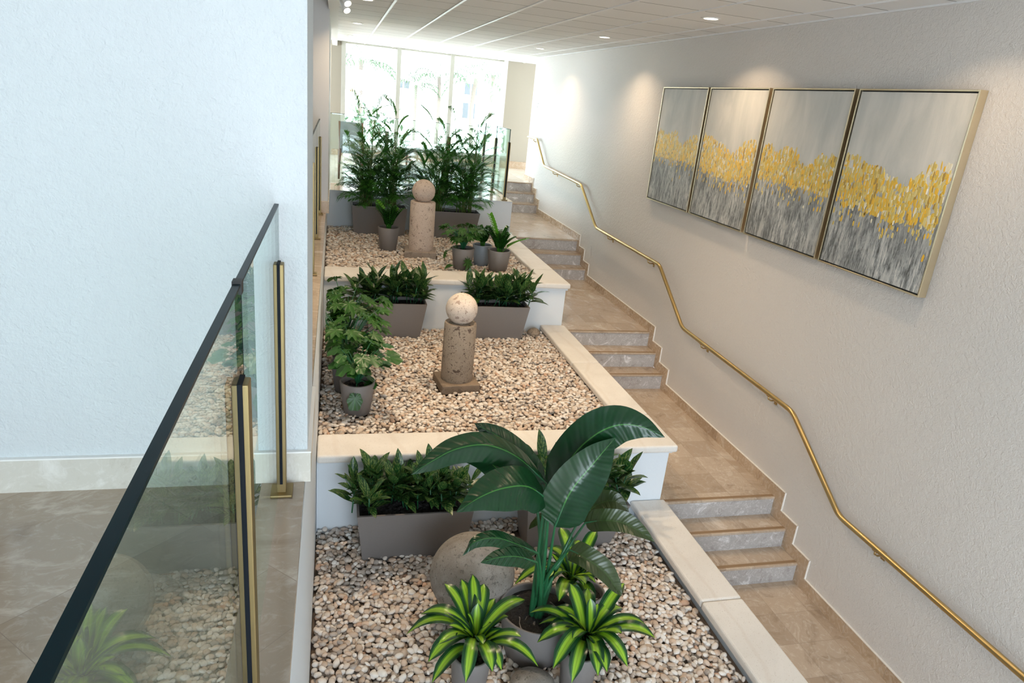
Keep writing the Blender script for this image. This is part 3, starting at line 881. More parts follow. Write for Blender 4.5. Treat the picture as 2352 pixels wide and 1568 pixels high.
# ---------------------------------------------------------------- wall handrail
t = thing('handrail', 'long bent brass handrail on the right wall following the stairs', 'handrail', (3.66, 6, -2))
HR = [(-3.0, -2.69), (2.119, -2.6675), (3.631, -2.655), (4.39, -2.161), (6.378, -2.1125), (7.146, -1.604), (9.299, -1.5825), (10.149, -1.081), (12.239, -1.02), (12.876, -0.5975), (13.54, -0.60)]
pts = []
for i, (y, z) in enumerate(HR):
    p = Vector((3.662, y, z))
    if 0 < i < len(HR) - 1:
        a = (Vector((3.662, *HR[i - 1])) - p).normalized()
        b = (Vector((3.662, *HR[i + 1])) - p).normalized()
        pts += bez(p + a * 0.07, p, p + b * 0.07, 6)
    else: pts.append(p)
MB().tube(pts, 0.0205, 16).build('rail', M['brass'], t)
for y in (-1.0, 1.2, 3.242, 4.721, 5.935, 7.461, 8.803, 10.35, 11.654, 13.099):
    for (ya, za), (yb, zb) in zip(HR, HR[1:]):
        if ya <= y <= yb: z = za + (zb - za) * (y - ya) / (yb - ya)
    b = MB()
    b.tube([(3.662, y, z - 0.018), (3.662, y, z - 0.045), (3.69, y, z - 0.062), (XW - 0.004, y, z - 0.064)], 0.0065, 8)
    b.box((XW - 0.007, y - 0.017, z - 0.10), (XW, y + 0.017, z - 0.035))
    b.box((3.652, y - 0.022, z - 0.024), (3.672, y + 0.022, z - 0.018))
    b.build('bracket', M['brass'], t)
tag(MB().tube([(XW, 13.33, 0.035), (XW - 0.02, 13.33, 0.03), (XW - 0.025, 13.33, -0.02), (XW - 0.02, 13.33, -0.045)], 0.004, 6).build('hook', M['steel'], None, loc=(XW, 13.33, 0)), 'tiny dark hook high on the right wall near its far end', 'hook')

# ---------------------------------------------------------------- paintings
def mk_canvas(name, seed):
    m, tt, p = nt(name)
    v = N(tt, 'ShaderNodeNewGeometry').outputs['Position']
    loc = mapping(tt, v, (1, 1, 1), (0, 0, 0), (0, seed, 0))
    sep = N(tt, 'ShaderNodeSeparateXYZ')
    L(tt, v, sep.inputs[0])
    zz = math_(tt, 'MULTIPLY', math_(tt, 'ADD', sep.outputs['Z'], 0.94), 1 / 1.28)      # 0 bottom, 1 top
    cl = noise(tt, mapping(tt, loc, (1, 3.0, 0.9)), 1.6, 5, 0.6, 0.7)
    st = noise(tt, mapping(tt, loc, (1, 16, 2.2)), 2.6, 8, 0.72, 0.5)
    fine = noise(tt, mapping(tt, loc, (1, 60, 8)), 2.5, 6, 0.75, 0.4)
    top = mixc(tt, ramp(tt, cl.outputs['Fac'], [(0.35, (0, 0, 0)), (0.65, (1, 1, 1))]).outputs['Color'], (0.52, 0.52, 0.49), (0.66, 0.635, 0.59))
    k = math_(tt, 'ADD', math_(tt, 'MULTIPLY', st.outputs['Fac'], 0.6), math_(tt, 'MULTIPLY', fine.outputs['Fac'], 0.4))
    low = ramp(tt, k, [(0.40, (0.07, 0.07, 0.065)), (0.47, (0.20, 0.21, 0.21)), (0.52, (0.40, 0.41, 0.41)), (0.60, (0.70, 0.68, 0.63))]).outputs['Color']
    dk = noise(tt, mapping(tt, loc, (1, 1.6, 1.2)), 2.4, 3, 0.5)
    d = ramp(tt, dk.outputs['Fac'], [(0.42, (0, 0, 0)), (0.60, (1, 1, 1))]).outputs['Color']
    low = mixc(tt, math_(tt, 'MULTIPLY', d, 0.45), low, (0.11, 0.115, 0.115))
    lt = noise(tt, mapping(tt, loc, (1, 2.6, 1.3), loc=(0, 5, 3)), 2.2, 6, 0.75, 0.8)
    e2 = ramp(tt, lt.outputs['Fac'], [(0.50, (0, 0, 0)), (0.62, (1, 1, 1))]).outputs['Color']
    low = mixc(tt, math_(tt, 'MULTIPLY', e2, 0.6), low, (0.52, 0.52, 0.50))
    h = math_(tt, 'ADD', zz, math_(tt, 'MULTIPLY', math_(tt, 'SUBTRACT', cl.outputs['Fac'], 0.5), 0.25))
    f = ramp(tt, h, [(0.36, (0, 0, 0)), (0.58, (1, 1, 1))]).outputs['Color']
    c = mixc(tt, f, low, top)
    sc = noise(tt, mapping(tt, loc, (1, 14, 10)), 2.0, 6, 0.75, 1.0)
    s2 = ramp(tt, sc.outputs['Fac'], [(0.66, (0, 0, 0)), (0.72, (1, 1, 1))]).outputs['Color']
    c = mixc(tt, math_(tt, 'MULTIPLY', s2, math_(tt, 'MULTIPLY', f, 0.4)), c, (0.36, 0.29, 0.12))
    L(tt, c, p.inputs['Base Color'])
    p.inputs['Roughness'].default_value = 0.55
    bump(tt, math_(tt, 'ADD', st.outputs['Fac'], fine.outputs['Fac']), 0.25, 0.003, p)
    return m
def mk_dabs():
    m, tt, p = nt('gold_paint')
    g = N(tt, 'ShaderNodeNewGeometry')
    r = g.outputs['Random Per Island']
    c = ramp(tt, r, [(0.0, (0.72, 0.42, 0.025)), (0.18, (0.58, 0.43, 0.12)), (0.32, (0.72, 0.47, 0.05)), (0.46, (0.60, 0.50, 0.20)), (0.56, (0.85, 0.46, 0.01)), (0.70, (0.34, 0.19, 0.03)), (0.76, (0.72, 0.60, 0.27)), (0.92, (0.80, 0.76, 0.65))], 'CONSTANT').outputs['Color']
    n = noise(tt, mapping(tt, g.outputs['Position'], (1, 60, 30)), 2.5, 4, 0.7)
    c = mixc(tt, math_(tt, 'MULTIPLY', n.outputs['Fac'], 0.4), c, (0.74, 0.54, 0.14))
    L(tt, c, p.inputs['Base Color'])
    p.inputs['Roughness'].default_value = 0.42
    p.inputs['Metallic'].default_value = 0.12
    bump(tt, n.outputs['Fac'], 0.5, 0.004, p)
    return m
M['dabs'] = mk_dabs()
PT, PB = 0.342, -0.937
# outline of the gold band: u from the far to the near side, v from the top down
bandP = [(0.0, .37, .60), (.12, .36, .60), (.2, .42, .60), (.35, .37, .60), (.48, .36, .61), (.56, .45, .62), (.66, .48, .60), (.78, .40, .60), (.92, .37, .62), (1.0, .40, .60)]
bandQ = [(0.0, .36, .60), (.15, .37, .66), (.25, .40, .64), (.38, .41, .66), (.5, .44, .66), (.62, .48, .68), (.72, .42, .66), (.84, .34, .66), (.93, .34, .67), (1.0, .38, .66)]
def band(u, tab):
    for a, b in zip(tab, tab[1:]):
        if a[0] <= u <= b[0]:
            k = (u - a[0]) / (b[0] - a[0])
            return a[1] + (b[1] - a[1]) * k, a[2] + (b[2] - a[2]) * k
    return tab[-1][1:]
def painting(y_far, y_near, tab, seed, label):
    t = thing('framed_painting', label, 'painting', (XW, (y_far + y_near) / 2, PB), 'row of four framed abstract paintings')
    xf, xb = XW - 0.062, XW - 0.001
    w = 0.011
    f = MB()
    f.box((xf, y_near, PB), (xb, y_near + w, PT)).box((xf, y_far - w, PB), (xb, y_far, PT))
    f.box((xf, y_near + w, PT - w), (xb, y_far - w, PT)).box((xf, y_near + w, PB), (xb, y_far - w, PB + w))
    f.build('frame', M['gold_frame'], t, 0.0015)
    MB().box((xf + 0.022, y_near + w, PB + w), (xb, y_far - w, PT - w)).build('liner', M['black'], t)
    gp = w + 0.009
    cx = xf + 0.008
    cv = MB().box((cx, y_near + gp, PB + gp), (cx + 0.014, y_far - gp, PT - gp)).build('canvas', mk_canvas('abstract_canvas', seed), t)
    rr = random.Random(seed)
    d = MB()
    W, H = (y_far - y_near - 2 * gp), (PT - PB - 2 * gp)
    def dab(u, v, a, b, h=0.0012, rt=0.0):
        yy, z = y_far - gp - u * W, PT - gp - v * H
        if yy - a < y_near + gp + 0.002 or yy + a > y_far - gp - 0.002: return
        n = 9
        ring = []
        for k in range(n):
            an = 2 * math.pi * k / n
            q = 1 + rr.uniform(-.18, .18)
            ca, sa = math.copysign(abs(math.cos(an)) ** 0.7, math.cos(an)), math.copysign(abs(math.sin(an)) ** 0.7, math.sin(an))
            ry, rz = ca * a * q, sa * b * q
            ring.append((ry * math.cos(rt) - rz * math.sin(rt), ry * math.sin(rt) + rz * math.cos(rt)))
        vs = [(cx, yy + p, z + q) for p, q in ring] + [(cx - h, yy + p * .75, z + q * .8) for p, q in ring]
        fs = [(k, (k + 1) % n, n + (k + 1) % n, n + k) for k in range(n)] + [tuple(range(n, 2 * n))]
        d.add(vs, fs)
    for k in range(950):
        u = rr.random()
        a, b = band(u, tab)
        v = a + (b - a) * rr.random() ** 0.85
        s = 1 if v < b - .03 else 0.8
        dab(u, v, rr.uniform(.006, .014) * s, rr.uniform(.013, .034) * s, rr.uniform(.0008, .0024), rr.uniform(-.15, .15))
    for k in range(60):
        u = rr.random()
        a, b = band(u, tab)
        v = b + abs(rr.gauss(0, .055))
        if v < .84: dab(u, v, rr.uniform(.005, .010), rr.uniform(.012, .024), .0012)
    d.build('gold_dabs', M['dabs'], cv)
painting(7.847, 6.790, bandP, 0.31, 'leftmost framed painting of gold dabs on grey and white, farthest up the stairs')
painting(6.745, 5.705, bandQ, 4.4, 'second framed gold and grey abstract painting from the left')
painting(5.655, 4.615, bandP, 9.2, 'third framed gold and grey abstract painting from the left')
painting(4.572, 3.545, bandQ, 15.7, 'largest-looking rightmost framed painting of gold dabs over grey streaks, nearest the camera')

# ---------------------------------------------------------------- ceiling lights
M['lamp'] = plain('warm_lamp', (1, 1, 1), 0.5)
_p = M['lamp'].node_tree.nodes['Principled BSDF']
_p.inputs['Emission Color'].default_value = (1.0, 0.86, 0.66, 1)
_p.inputs['Emission Strength'].default_value = 14
LAMP_W = 13
def downlight(x, y, label, pw=1.0):
    t = thing('ceiling_downlight', label, 'ceiling light', (x, y, ZC), 'round recessed ceiling downlights')
    MB().lathe([(0.085, -0.005), (0.088, -0.001), (0.062, -0.001), (0.062, -0.006), (0.085, -0.005)], 28, (x, y, ZC), cap=False).build('trim_ring', M['white_paint'], t)
    MB().lathe([(0.062, -0.0015), (0.0, -0.0015)], 28, (x, y, ZC - 0.002), smooth=False, cap=False).build('lamp', M['lamp'], t)
    o = area('downlight_beam', (0, 0, -0.012), (0, 0, 0), 0.12, 0.12, LAMP_W * pw, WARM, shape='DISK', parent=t, spread=125)
downlight(3.16, 6.0, 'ceiling downlight above the second painting, brightest of the right-hand row')
downlight(3.16, 8.60, 'ceiling downlight left of the brightest one, middle of the right-hand row')
downlight(3.16, 11.5, 'small faint ceiling downlight nearest the far corner of the right wall')
downlight(3.16, 3.45, 'ceiling downlight above the nearest painting, outside the picture', 0.55)
downlight(0.30, 8.05, 'ceiling downlight cut by the top edge of the photo, left-hand row')
downlight(0.29, 11.1, 'ceiling downlight of the left-hand row behind the spotlights')
downlight(0.27, 14.0, 'faint ceiling downlight of the left-hand row closest to the window')
downlight(0.60, 5.0, 'ceiling downlight over the middle planter, outside the picture', 2.6)
downlight(1.7, 5.6, 'second ceiling downlight over the middle planter, outside the picture', 1.6)
t = thing('track_light', 'twin white spotlights on a track at the ceiling edge, top left of the planters', 'spotlight', (0.04, 7.2, ZC))
MB().box((0.025, 6.5, ZC - 0.03), (0.06, 7.9, ZC)).build('track', M['white_paint'], t)
for yy, pz in ((7.42, 0.70), (7.0, 0.72)):
    h = MB()
    a, b = Vector((0.05, yy + 0.06, pz + 0.07)), Vector((0.095, yy - 0.02, pz - 0.03))
    h.tube([a, b], [0.033, 0.036], 18)
    h.tube([(0.043, yy + 0.03, ZC - 0.02), (0.055, yy + 0.04, pz + 0.05)], 0.007, 8)
    hd = h.build('spot_head', M['white_paint'], t)
    e = MB()
    d = (b - a).normalized()
    e.tube([b + d * 0.001, b + d * 0.003], 0.031, 18)
    e.build('lamp', M['lamp'], hd)

# ---------------------------------------------------------------- stone ornaments
def base_slab(t, x, y, z, w, h, rot, mat):
    c, s = math.cos(rot), math.sin(rot)
    poly = [(x + c * a * w / 2 - s * b * w / 2, y + s * a * w / 2 + c * b * w / 2) for a, b in ((-1, -1), (1, -1), (1, 1), (-1, 1))]
    MB().prism(poly, 'z', z, z + h).build('base', mat, t, 0.008)
def ornament(x, y, zb, bh, bw, rot, ch, cr, sr, mb, mc, ms, label):
    t = thing('stone_post', label, 'stone post', (x, y, zb), 'stone posts topped with balls')
    base_slab(t, x, y, zb, bw, bh, rot, mb)
    z0 = zb + bh
    MB().lathe([(cr * 0.97, 0), (cr, 0.02), (cr * 1.0, ch * 0.5), (cr * 0.99, ch - 0.015), (cr * 0.955, ch)], 48, (x, y, z0)).build('column', mc, t)
    MB().sphere((x, y, z0 + ch + sr - 0.016), sr, 48, 32).build('ball', ms, t)
ornament(1.115, 5.79, -2.535, 0.085, 0.36, 0.10, 0.545, 0.147, 0.143, M['base_dark'], M['cantera_dark'], M['cantera_pink'], 'brown pitted stone column with a speckled ball on dark base, in the middle planter')
ornament(1.092, 8.80, -2.01, 0.105, 0.40, -0.12, 0.615, 0.16, 0.145, M['base_mid'], M['cantera_pale'], M['cantera_pale'], 'pale pinkish stone column with ball, in the upper planter before the palms')
tag(MB().sphere((0.865, 3.47, -2.80), 0.265, 56, 36, (1, 1, 0.96)).build('stone_ball', M['lava'], None, loc=(0.865, 3.47, -2.80)), 'big round grey lava stone ball lying on the pebbles of the lowest planter', 'stone ball')
tag(MB().sphere((1.10, 2.80, -3.05), 0.13, 32, 20, (1, 0.9, 0.6), 0.02).build('boulder', M['lava'], None, loc=(1.10, 2.80, -3.05)), 'small grey stone at the bottom edge between the two striped plants', 'stone')
tag(MB().sphere((2.27, 7.26, -2.50), 0.075, 24, 16, (1, 0.9, 0.75), 0.04).build('boulder', M['cantera_dark'], None, loc=(2.27, 7.26, -2.50)), 'brown stone in the far right corner of the middle planter', 'stone')

# ---------------------------------------------------------------- pots
def round_pot(t, x, y, zb, r0, r1, h, mat=None):
    mat = mat or M['pot']
    prof = [(r0 * 0.9, 0), (r0, 0.01), (r0 + (r1 - r0) * 0.5, h * 0.5), (r1, h - 0.006), (r1 - 0.004, h), (r1 - 0.014, h), (r1 - 0.018, h - 0.01), (r1 - 0.022, h - 0.05)]
    MB().lathe(prof, 48, (x, y, zb)).build('pot', mat, t)
    soil_disc(t, x, y, zb + h - 0.045, r1 - 0.021)

def soil_mesh(m, pts_fn, nx, ny):
    v, f = [], []
    for j in range(ny + 1):
        for i in range(nx + 1):
            v.append(pts_fn(i / nx, j / ny))
    for j in range(ny):
        for i in range(nx):
            a = j * (nx + 1) + i
            f.append((a, a + 1, a + nx + 2, a + nx + 1))
    m.add(v, f, smooth=False)

def soil_disc(t, x, y, z, r):
    m = MB()
    def fn(a, b):
        rr, an = b * r, a * 2 * math.pi
        return (x + rr * math.cos(an), y + rr * math.sin(an), z + (R.uniform(-0.008, 0.012) if 0.05 < b < 0.97 else 0))
    soil_mesh(m, fn, 28, 9)
    m.build('soil', M['soil'], t)

def box_pot(t, x0t, x1t, yt, x0b, x1b, yb, zb, zt, depth=0.30, taper=0.045):
    """rectangular planter widening to the top: front edges at yt (top) and yb (foot)"""
    m = MB()
    m.frustum((x0b, yb), (x1b, yb + depth - 2 * taper), zb, (x0t, yt), (x1t, yt + depth), zt)
    i = 0.016
    o = m.v
    # open top: drop the lid, add rim and inner walls
    m.f = [f for f in m.f if f != (4, 5, 6, 7)]
    m.smooth = [False] * len(m.f)
    m.uv = [(0.5, 0.5)] * sum(len(f) for f in m.f)
    inn = [(x0t + i, yt + i, zt), (x1t - i, yt + i, zt), (x1t - i, yt + depth - i, zt), (x0t + i, yt + depth - i, zt)]
    low = [(a[0] + (0.004 if k in (0, 3) else -0.004), a[1] + (0.004 if k < 2 else -0.004), zt - 0.06) for k, a in enumerate(inn)]
    top = [m.v[4], m.v[5], m.v[6], m.v[7]]
    m.add(top + inn + low, [(k, (k + 1) % 4, 4 + (k + 1) % 4, 4 + k) for k in range(4)] + [(4 + k, 4 + (k + 1) % 4, 8 + (k + 1) % 4, 8 + k) for k in range(4)])
    m.build('trough', M['pot'], t)
    s = MB()
    sx0, sx1, sy0, sy1, sz = x0t + i + .003, x1t - i - .003, yt + i + .003, yt + depth - i - .003, zt - 0.035
    soil_mesh(s, lambda a, b: (sx0 + (sx1 - sx0) * a, sy0 + (sy1 - sy0) * b, sz + (R.uniform(-0.010, 0.014) if 0.02 < a < 0.98 and 0.05 < b < 0.95 else 0)), 60, 22)
    s.build('soil', M['soil'], t)

def half_lance(w, p=0.42):
    return lambda t: w * (max(0, math.sin(math.pi * min(1, t ** 0.75)))) ** 0.9 + 0.0006

# ---------------------------------------------------------------- plants
def squash(mb, ax, lim, above=True, k=0.12):
    """leaves bend back where they meet a wall"""
    for i, p in enumerate(mb.v):
        d = p[ax] - lim
        if (d > 0) == above:
            q = list(p)
            q[ax] = lim + d * k
            mb.v[i] = tuple(q)

def aglaonema_clump(x, y, z, h, spread, n):
    """leaves spiralling from several short stems"""
    m, st = MB(), MB()
    for s in range(n):
        bx, by = x + R.gauss(0, spread * 0.35), y + R.gauss(0, spread * 0.28)
        ht = h * R.uniform(0.5, 0.85)
        lean = Vector((R.gauss(0, 0.25), R.gauss(0, 0.25), 1)).normalized()
        st.tube([(bx, by, z - 0.02), Vector((bx, by, z)) + lean * ht * 0.7], 0.0055, 6)
        k = R.randint(7, 10)
        for i in range(k):
            q = (i + 1) / k
            az = i * 2.4 + R.uniform(-.4, .4)
            p = Vector((bx, by, z)) + lean * ht * (0.15 + 0.6 * q)
            ln = h * R.uniform(0.40, 0.58)
            el = math.radians(R.uniform(-5, 30) + 45 * q * q)
            d = Vector((math.cos(az) * math.cos(el), math.sin(az) * math.cos(el), math.sin(el)))
            e = p + d * ln + Vector((0, 0, -ln * 0.12 * (1 - q)))
            mid = p + d * ln * 0.55 + Vector((0, 0, ln * 0.10))
            m.leaf(bez(p, mid, e, 7), half_lance(ln * R.uniform(0.15, 0.20)), fold=0.25, cols=4, wave=0.08, ph=R.uniform(0, 6))
    return m, st

def aglaonema_trough(label, dims, xs, z, h, group):
    h = h * 1.08
    t = thing('planter_trough', label, 'planter', (dims[0] + 0.3, dims[2] + 0.15, dims[6]), group)
    box_pot(t, *dims)
    for x in xs:
        m, st = aglaonema_clump(x, dims[2] + 0.175, z, h, 0.20, 7)
        squash(m, 1, 4.355 if dims[2] < 5 else 7.335)
        squash(st, 1, 4.355 if dims[2] < 5 else 7.335)
        p = m.build('aglaonema', M['aglao'], t)
        st.build('stem', M['stalk'], p)
GA = 'taupe troughs of variegated aglaonema'
aglaonema_trough('taupe trough of mottled green aglaonema at the left of the lowest planter', (.172, .965, 4.0, .22, .93, 4.07, -3.12, -2.70, .34), (.30, .48, .66, .84), -2.73, 0.34, GA)
aglaonema_trough('taupe trough of aglaonema half hidden behind the large paradise plant', (1.36, 2.15, 4.0, 1.41, 2.06, 4.07, -3.12, -2.72, .34), (1.52, 1.76, 1.98), -2.75, 0.42, GA)
aglaonema_trough('taupe trough of aglaonema against the wall, left of the stone column in the middle planter', (.32, .98, 7.06, .39, .92, 7.11, -2.54, -2.135, .30), (.42, .65, .86), -2.17, 0.40, GA)
aglaonema_trough('taupe trough of aglaonema against the wall, right behind the middle stone column', (1.46, 2.125, 7.03, 1.54, 2.065, 7.08, -2.54, -2.13, .30), (1.58, 1.80, 2.00), -2.165, 0.40, GA)

def palm_clump(x, y, z, n, h, tall=(), rx=0.12, ry=0.07):
    fol, canes = MB(), MB()
    for s in range(n + len(tall)):
        extra = tall[s - n] if s >= n else None
        a = R.uniform(0, 6.28)
        bx, by = x + rx * R.uniform(0, 1) * math.cos(a), y + ry * math.sin(a)
        H = extra[1] * 0.80 if extra else h * R.uniform(0.25, 0.86)
        tip = Vector((bx + (extra[0] if extra else R.gauss(0, 0.12)), by + R.gauss(0, 0.06), z + H))
        cane = bez((bx, by, z - 0.02), (bx, by, z + H * 0.5), tip, 8)
        canes.tube(cane, [0.008 - 0.004 * i / 8 for i in range(9)], 6)
        nf = R.randint(5, 7)
        for i in range(nf):
            q = 0.3 + 0.7 * i / (nf - 1)
            p = cane[int(q * 8)]
            az = i * 2.4 + R.uniform(-0.5, 0.5) + s
            ln = R.uniform(0.28, 0.48)
            el = math.radians(10 + 45 * q + R.uniform(-12, 12))
            if i >= nf - 1: el, ln = math.radians(R.uniform(55, 78)), (extra[1] * 0.30 if extra else ln)
            d = Vector((math.cos(az) * math.cos(el), math.sin(az) * math.cos(el) * 0.75, math.sin(el)))
            hz = Vector((math.cos(az), math.sin(az), 0))
            e = p + d * ln + Vector((0, 0, -ln * 0.22)) + hz * ln * 0.15
            mid = p + d * ln * 0.6 + Vector((0, 0, ln * 0.06))
            r = bez(p, mid, e, 16)
            fol.tube(r[::4], [0.0024, 0.002, 0.0015, 0.001, 0.0005], 4)
            sd = (r[-1] - r[0]).cross(Vector((0, 0, 1)))
            if sd.length < 1e-3: sd = Vector((1, 0, 0))
            sd.normalize()
            for k in range(4, 17):
                dd = (r[min(k + 1, 16)] - r[k - 1]).normalized()
                for sg in (-1, 1):
                    ll = ln * (0.38 * math.sin(math.pi * (k - 1.5) / 17) + 0.12)
                    dr = (dd * 0.85 + sd * sg * 0.7 + Vector((0, 0, 0.10 + R.uniform(-.15, .15)))).normalized()
                    b = r[k]
                    tp = b + dr * ll + Vector((0, 0, -ll * 0.22))
                    fol.leaf([b, b + dr * ll * 0.5, tp], lambda t, w=R.uniform(0.005, 0.008): w * math.sin(math.pi * (0.15 + 0.84 * t)) + 0.0003, fold=0.15, cols=1)
    # broader leaves around the foot and middle
    for i in range(34):
        az = R.uniform(0, 6.28)
        hh = R.uniform(0.0, 0.55) * h
        p = Vector((x + 0.11 * math.cos(az), y + 0.05 * math.sin(az), z + hh))
        ln = R.uniform(0.14, 0.26)
        d = Vector((math.cos(az), math.sin(az) * 0.7, R.uniform(0.0, 0.8))).normalized()
        fol.leaf(bez(p, p + d * ln * 0.7 + Vector((0, 0, 0.03)), p + d * ln + Vector((0, 0, -0.05)), 6), half_lance(R.uniform(.011, .018)), fold=0.25, cols=2)
    return fol, canes

def palm_trough(label, dims, clumps):
    t = thing('planter_trough', label, 'planter', (dims[0] + 0.3, dims[2] + 0.15, dims[6]), 'taupe troughs of parlour palms')
    box_pot(t, *dims)
    for x, n, h, tall in clumps:
        f, c = palm_clump(x, dims[2] + 0.15, dims[7] - 0.03, n, h, tall)
        squash(f, 1, 10.40)
        squash(f, 0, 0.12, False, 0.5)
        squash(f, 0, 2.28, True, 0.5)
        p = f.build('palm', M['palm'], t)
        c.build('stem', M['cane'], p)
palm_trough('taupe trough holding the two tall parlour palms at the left of the upper planter', (.235, 1.01, 9.93, .275, .985, 9.98, -2.0, -1.575, .32), [(.43, 22, 0.98, ((0.02, 1.42), (0.06, 1.62), (-0.06, 1.5))), (.80, 22, 0.98, ((0.05, 1.44), (-.04, 1.36)))])
palm_trough('taupe trough holding the bushy parlour palms right of the upper stone column', (1.30, 2.08, 9.93, 1.37, 2.015, 9.98, -2.0, -1.585, .32), [(1.46, 25, 1.06, ((-.05, 1.42), (0.06, 1.38))), (1.86, 26, 1.08, ((0.0, 1.40), (0.10, 1.34), (-0.15, 1.44)))])

def zz_plant(t, x, y, z, n, h, young=0, lean=(0, 0)):
    for kind, cnt in (('zz', n), ('zz_young', young)):
        if not cnt: continue
        m = MB()
        for s in range(cnt):
            az = s * 2.4 + R.uniform(-.3, .3)
            tl = R.uniform(0.15, 0.7)
            H = h * R.uniform(0.65, 1.0)
            p0 = Vector((x + 0.02 * math.cos(az), y + 0.02 * math.sin(az), z - 0.01))
            e = p0 + Vector((math.cos(az) * H * tl + lean[0], math.sin(az) * H * tl + lean[1], H))
            st = bez(p0, p0 + Vector((math.cos(az) * 0.01, math.sin(az) * 0.01, H * 0.6)), e, 13)
            m.tube(st[::2] + [st[-1]], [0.007, 0.0065, 0.006, 0.005, 0.004, 0.003, 0.0025, 0.002], 6)
            sd = Vector((-math.sin(az), math.cos(az), 0))
            for k in range(3, 14, 1):
                dd = (st[min(k + 1, 13)] - st[k - 1]).normalized()
                for sg in (-1, 1):
                    ll = 0.082 * (1.15 - abs(k - 7) / 12)
                    dr = (dd * 0.7 + sd * sg * 0.9).normalized()
                    b = st[k]
                    m.leaf([b, b + dr * ll * .35, b + dr * ll * .7, b + dr * ll], half_lance(0.021), fold=0.2, cols=2)
        m.build('foliage', M[kind], t)

def philo(t, x, y, z, n, h, mat, lw=0.085, deep=0.45, lobes=9, drop=()):
    m, st = MB(), MB()
    def blade(c, d, up, s):
        sd = d.cross(up).normalized()
        nm = sd.cross(d).normalized()
        K = 44
        V = [c + d * s * 0.25 + nm * (-0.10 * s)]
        UV = [(0.5, 0.3)]
        for k in range(K):
            th = 2 * math.pi * k / K
            back = (1 + math.cos(th)) / 2
            r = s * (0.62 + 0.5 * back ** 2) * (1 - deep * (0.5 + 0.5 * math.cos(lobes * th)) * (0.35 + 0.65 * (1 - back * 0.3)))
            if abs(th - math.pi) < 0.25: r *= 0.35
            V.append(c + d * (s * 0.3 + r * math.cos(th)) + sd * r * math.sin(th) * 0.85 - nm * (0.22 * (r ** 2) / s) + nm * 0.03 * s * math.sin(lobes * th))
            UV.append((0.5 + 0.5 * math.sin(th), 0.5))
        F = [(0, 1 + k, 1 + (k + 1) % K) for k in range(K)]
        m.add(V, F, UV, smooth=True)
    spec = [(i * 2.4 + R.uniform(-.4, .4), R.uniform(0.25, 0.85), h * R.uniform(0.55, 1.0)) for i in range(n)] + list(drop)
    for az, tl, H in spec:
        p0 = Vector((x, y, z - 0.01))
        o = Vector((math.cos(az), math.sin(az), 0))
        rr = max(0.07, abs(H) * tl) if H > 0 else tl
        e = p0 + o * rr + Vector((0, 0, H))
        st.tube(bez(p0, p0 + Vector((0, 0, max(H, 0.1) * 0.75)) + o * rr * 0.3, e, 7), [0.005] * 5 + [0.004, 0.003, 0.003], 6)
        dd = (o + Vector((0, 0, -0.35 + R.uniform(-.3, .3)))).normalized() if H > 0.02 else (o * 0.4 + Vector((0, 0, -1))).normalized()
        up = (Vector((0, 0, 1)) + o * 0.6 + Vector((R.uniform(-.3, .3), R.uniform(-.5, .1), 0))).normalized()
        if e.x < 0.02: e.x = 0.02 + (0.02 - e.x) * 0.5
        blade(e, dd, up, lw * R.uniform(0.75, 1.15))
    squash(m, 0, -0.06, False, 0.1)
    squash(st, 0, -0.06, False, 0.1)
    p = m.build('foliage', M[mat], t)
    st.build('stem', M['stalk'], p)

def pot_thing(name, label, cat, x, y, zb, r0, r1, h, mat=None, group=None):
    t = thing(name, label, cat, (x, y, zb), group)
    round_pot(t, x, y, zb, r0, r1, h, mat)
    return t
# middle planter, left side
t = pot_thing('potted_vine', 'taupe pot of broad lobed leaves, front one at the left of the middle planter', 'potted plant', .20, 5.28, -2.54, .108, .142, .285)
philo(t, .20, 5.28, -2.29, 38, .34, 'philo2', 0.084, 0.16, 7, drop=[(-1.7, .15, -.02), (-0.3, .17, .03), (-.1, .17, .10)])
t = pot_thing('potted_philodendron', 'pot of deeply cut philodendron leaves, partly hidden behind the front left pot', 'potted plant', .13, 5.72, -2.54, .108, .142, .285)
philo(t, .13, 5.72, -2.28, 52, .46, 'philo', 0.108, 0.5, 9, drop=[(0.5, .28, .12), (0.2, .32, .30)])
t = pot_thing('potted_philodendron', 'tall philodendron with fingered leaves, rearmost at the left of the middle planter', 'potted plant', .12, 6.30, -2.54, .108, .142, .285)
philo(t, .12, 6.30, -2.28, 44, .56, 'philo', 0.12, 0.55, 9, drop=[(0.0, .36, .36), (0.3, .30, .45)])
# upper planter
t = pot_thing('potted_zamioculcas', 'small potted plant with glossy paired leaflets, left of the upper stone column', 'potted plant', .69, 9.03, -2.0, .105, .14, .32)
zz_plant(t, .69, 9.03, -1.72, 15, .36, 2)
t = pot_thing('potted_philodendron', 'pot of light green cut leaves, left one of three pots in the upper planter', 'potted plant', 1.53, 8.15, -2.0, .105, .14, .28)
philo(t, 1.53, 8.15, -1.76, 48, .32, 'philo', 0.095, 0.5, 9, drop=[(3.3, .22, .0), (-1.3, .15, -.06), (2.8, .20, .05)])
t = pot_thing('potted_zamioculcas', 'blue-grey pot with dark leaves standing behind the two front right pots', 'potted plant', 1.83, 8.44, -2.0, .095, .125, .27, M['pot_blue'])
zz_plant(t, 1.83, 8.44, -1.75, 12, .27, 0)
t = pot_thing('potted_zamioculcas', 'potted glossy plant with arching paired leaflets, rightmost pot of the upper planter', 'potted plant', 1.975, 8.11, -2.0, .11, .143, .28)
zz_plant(t, 1.975, 8.11, -1.76, 13, .32, 0)
m = MB()
for a, b in (((1.83, 8.10), (1.80, 8.06)), ((2.2, 8.0), (2.32, 7.97))):
    pass
m = MB()
stm = bez((1.96, 8.10, -1.76), (1.93, 8.08, -1.5), (1.83, 8.05, -1.32), 10)
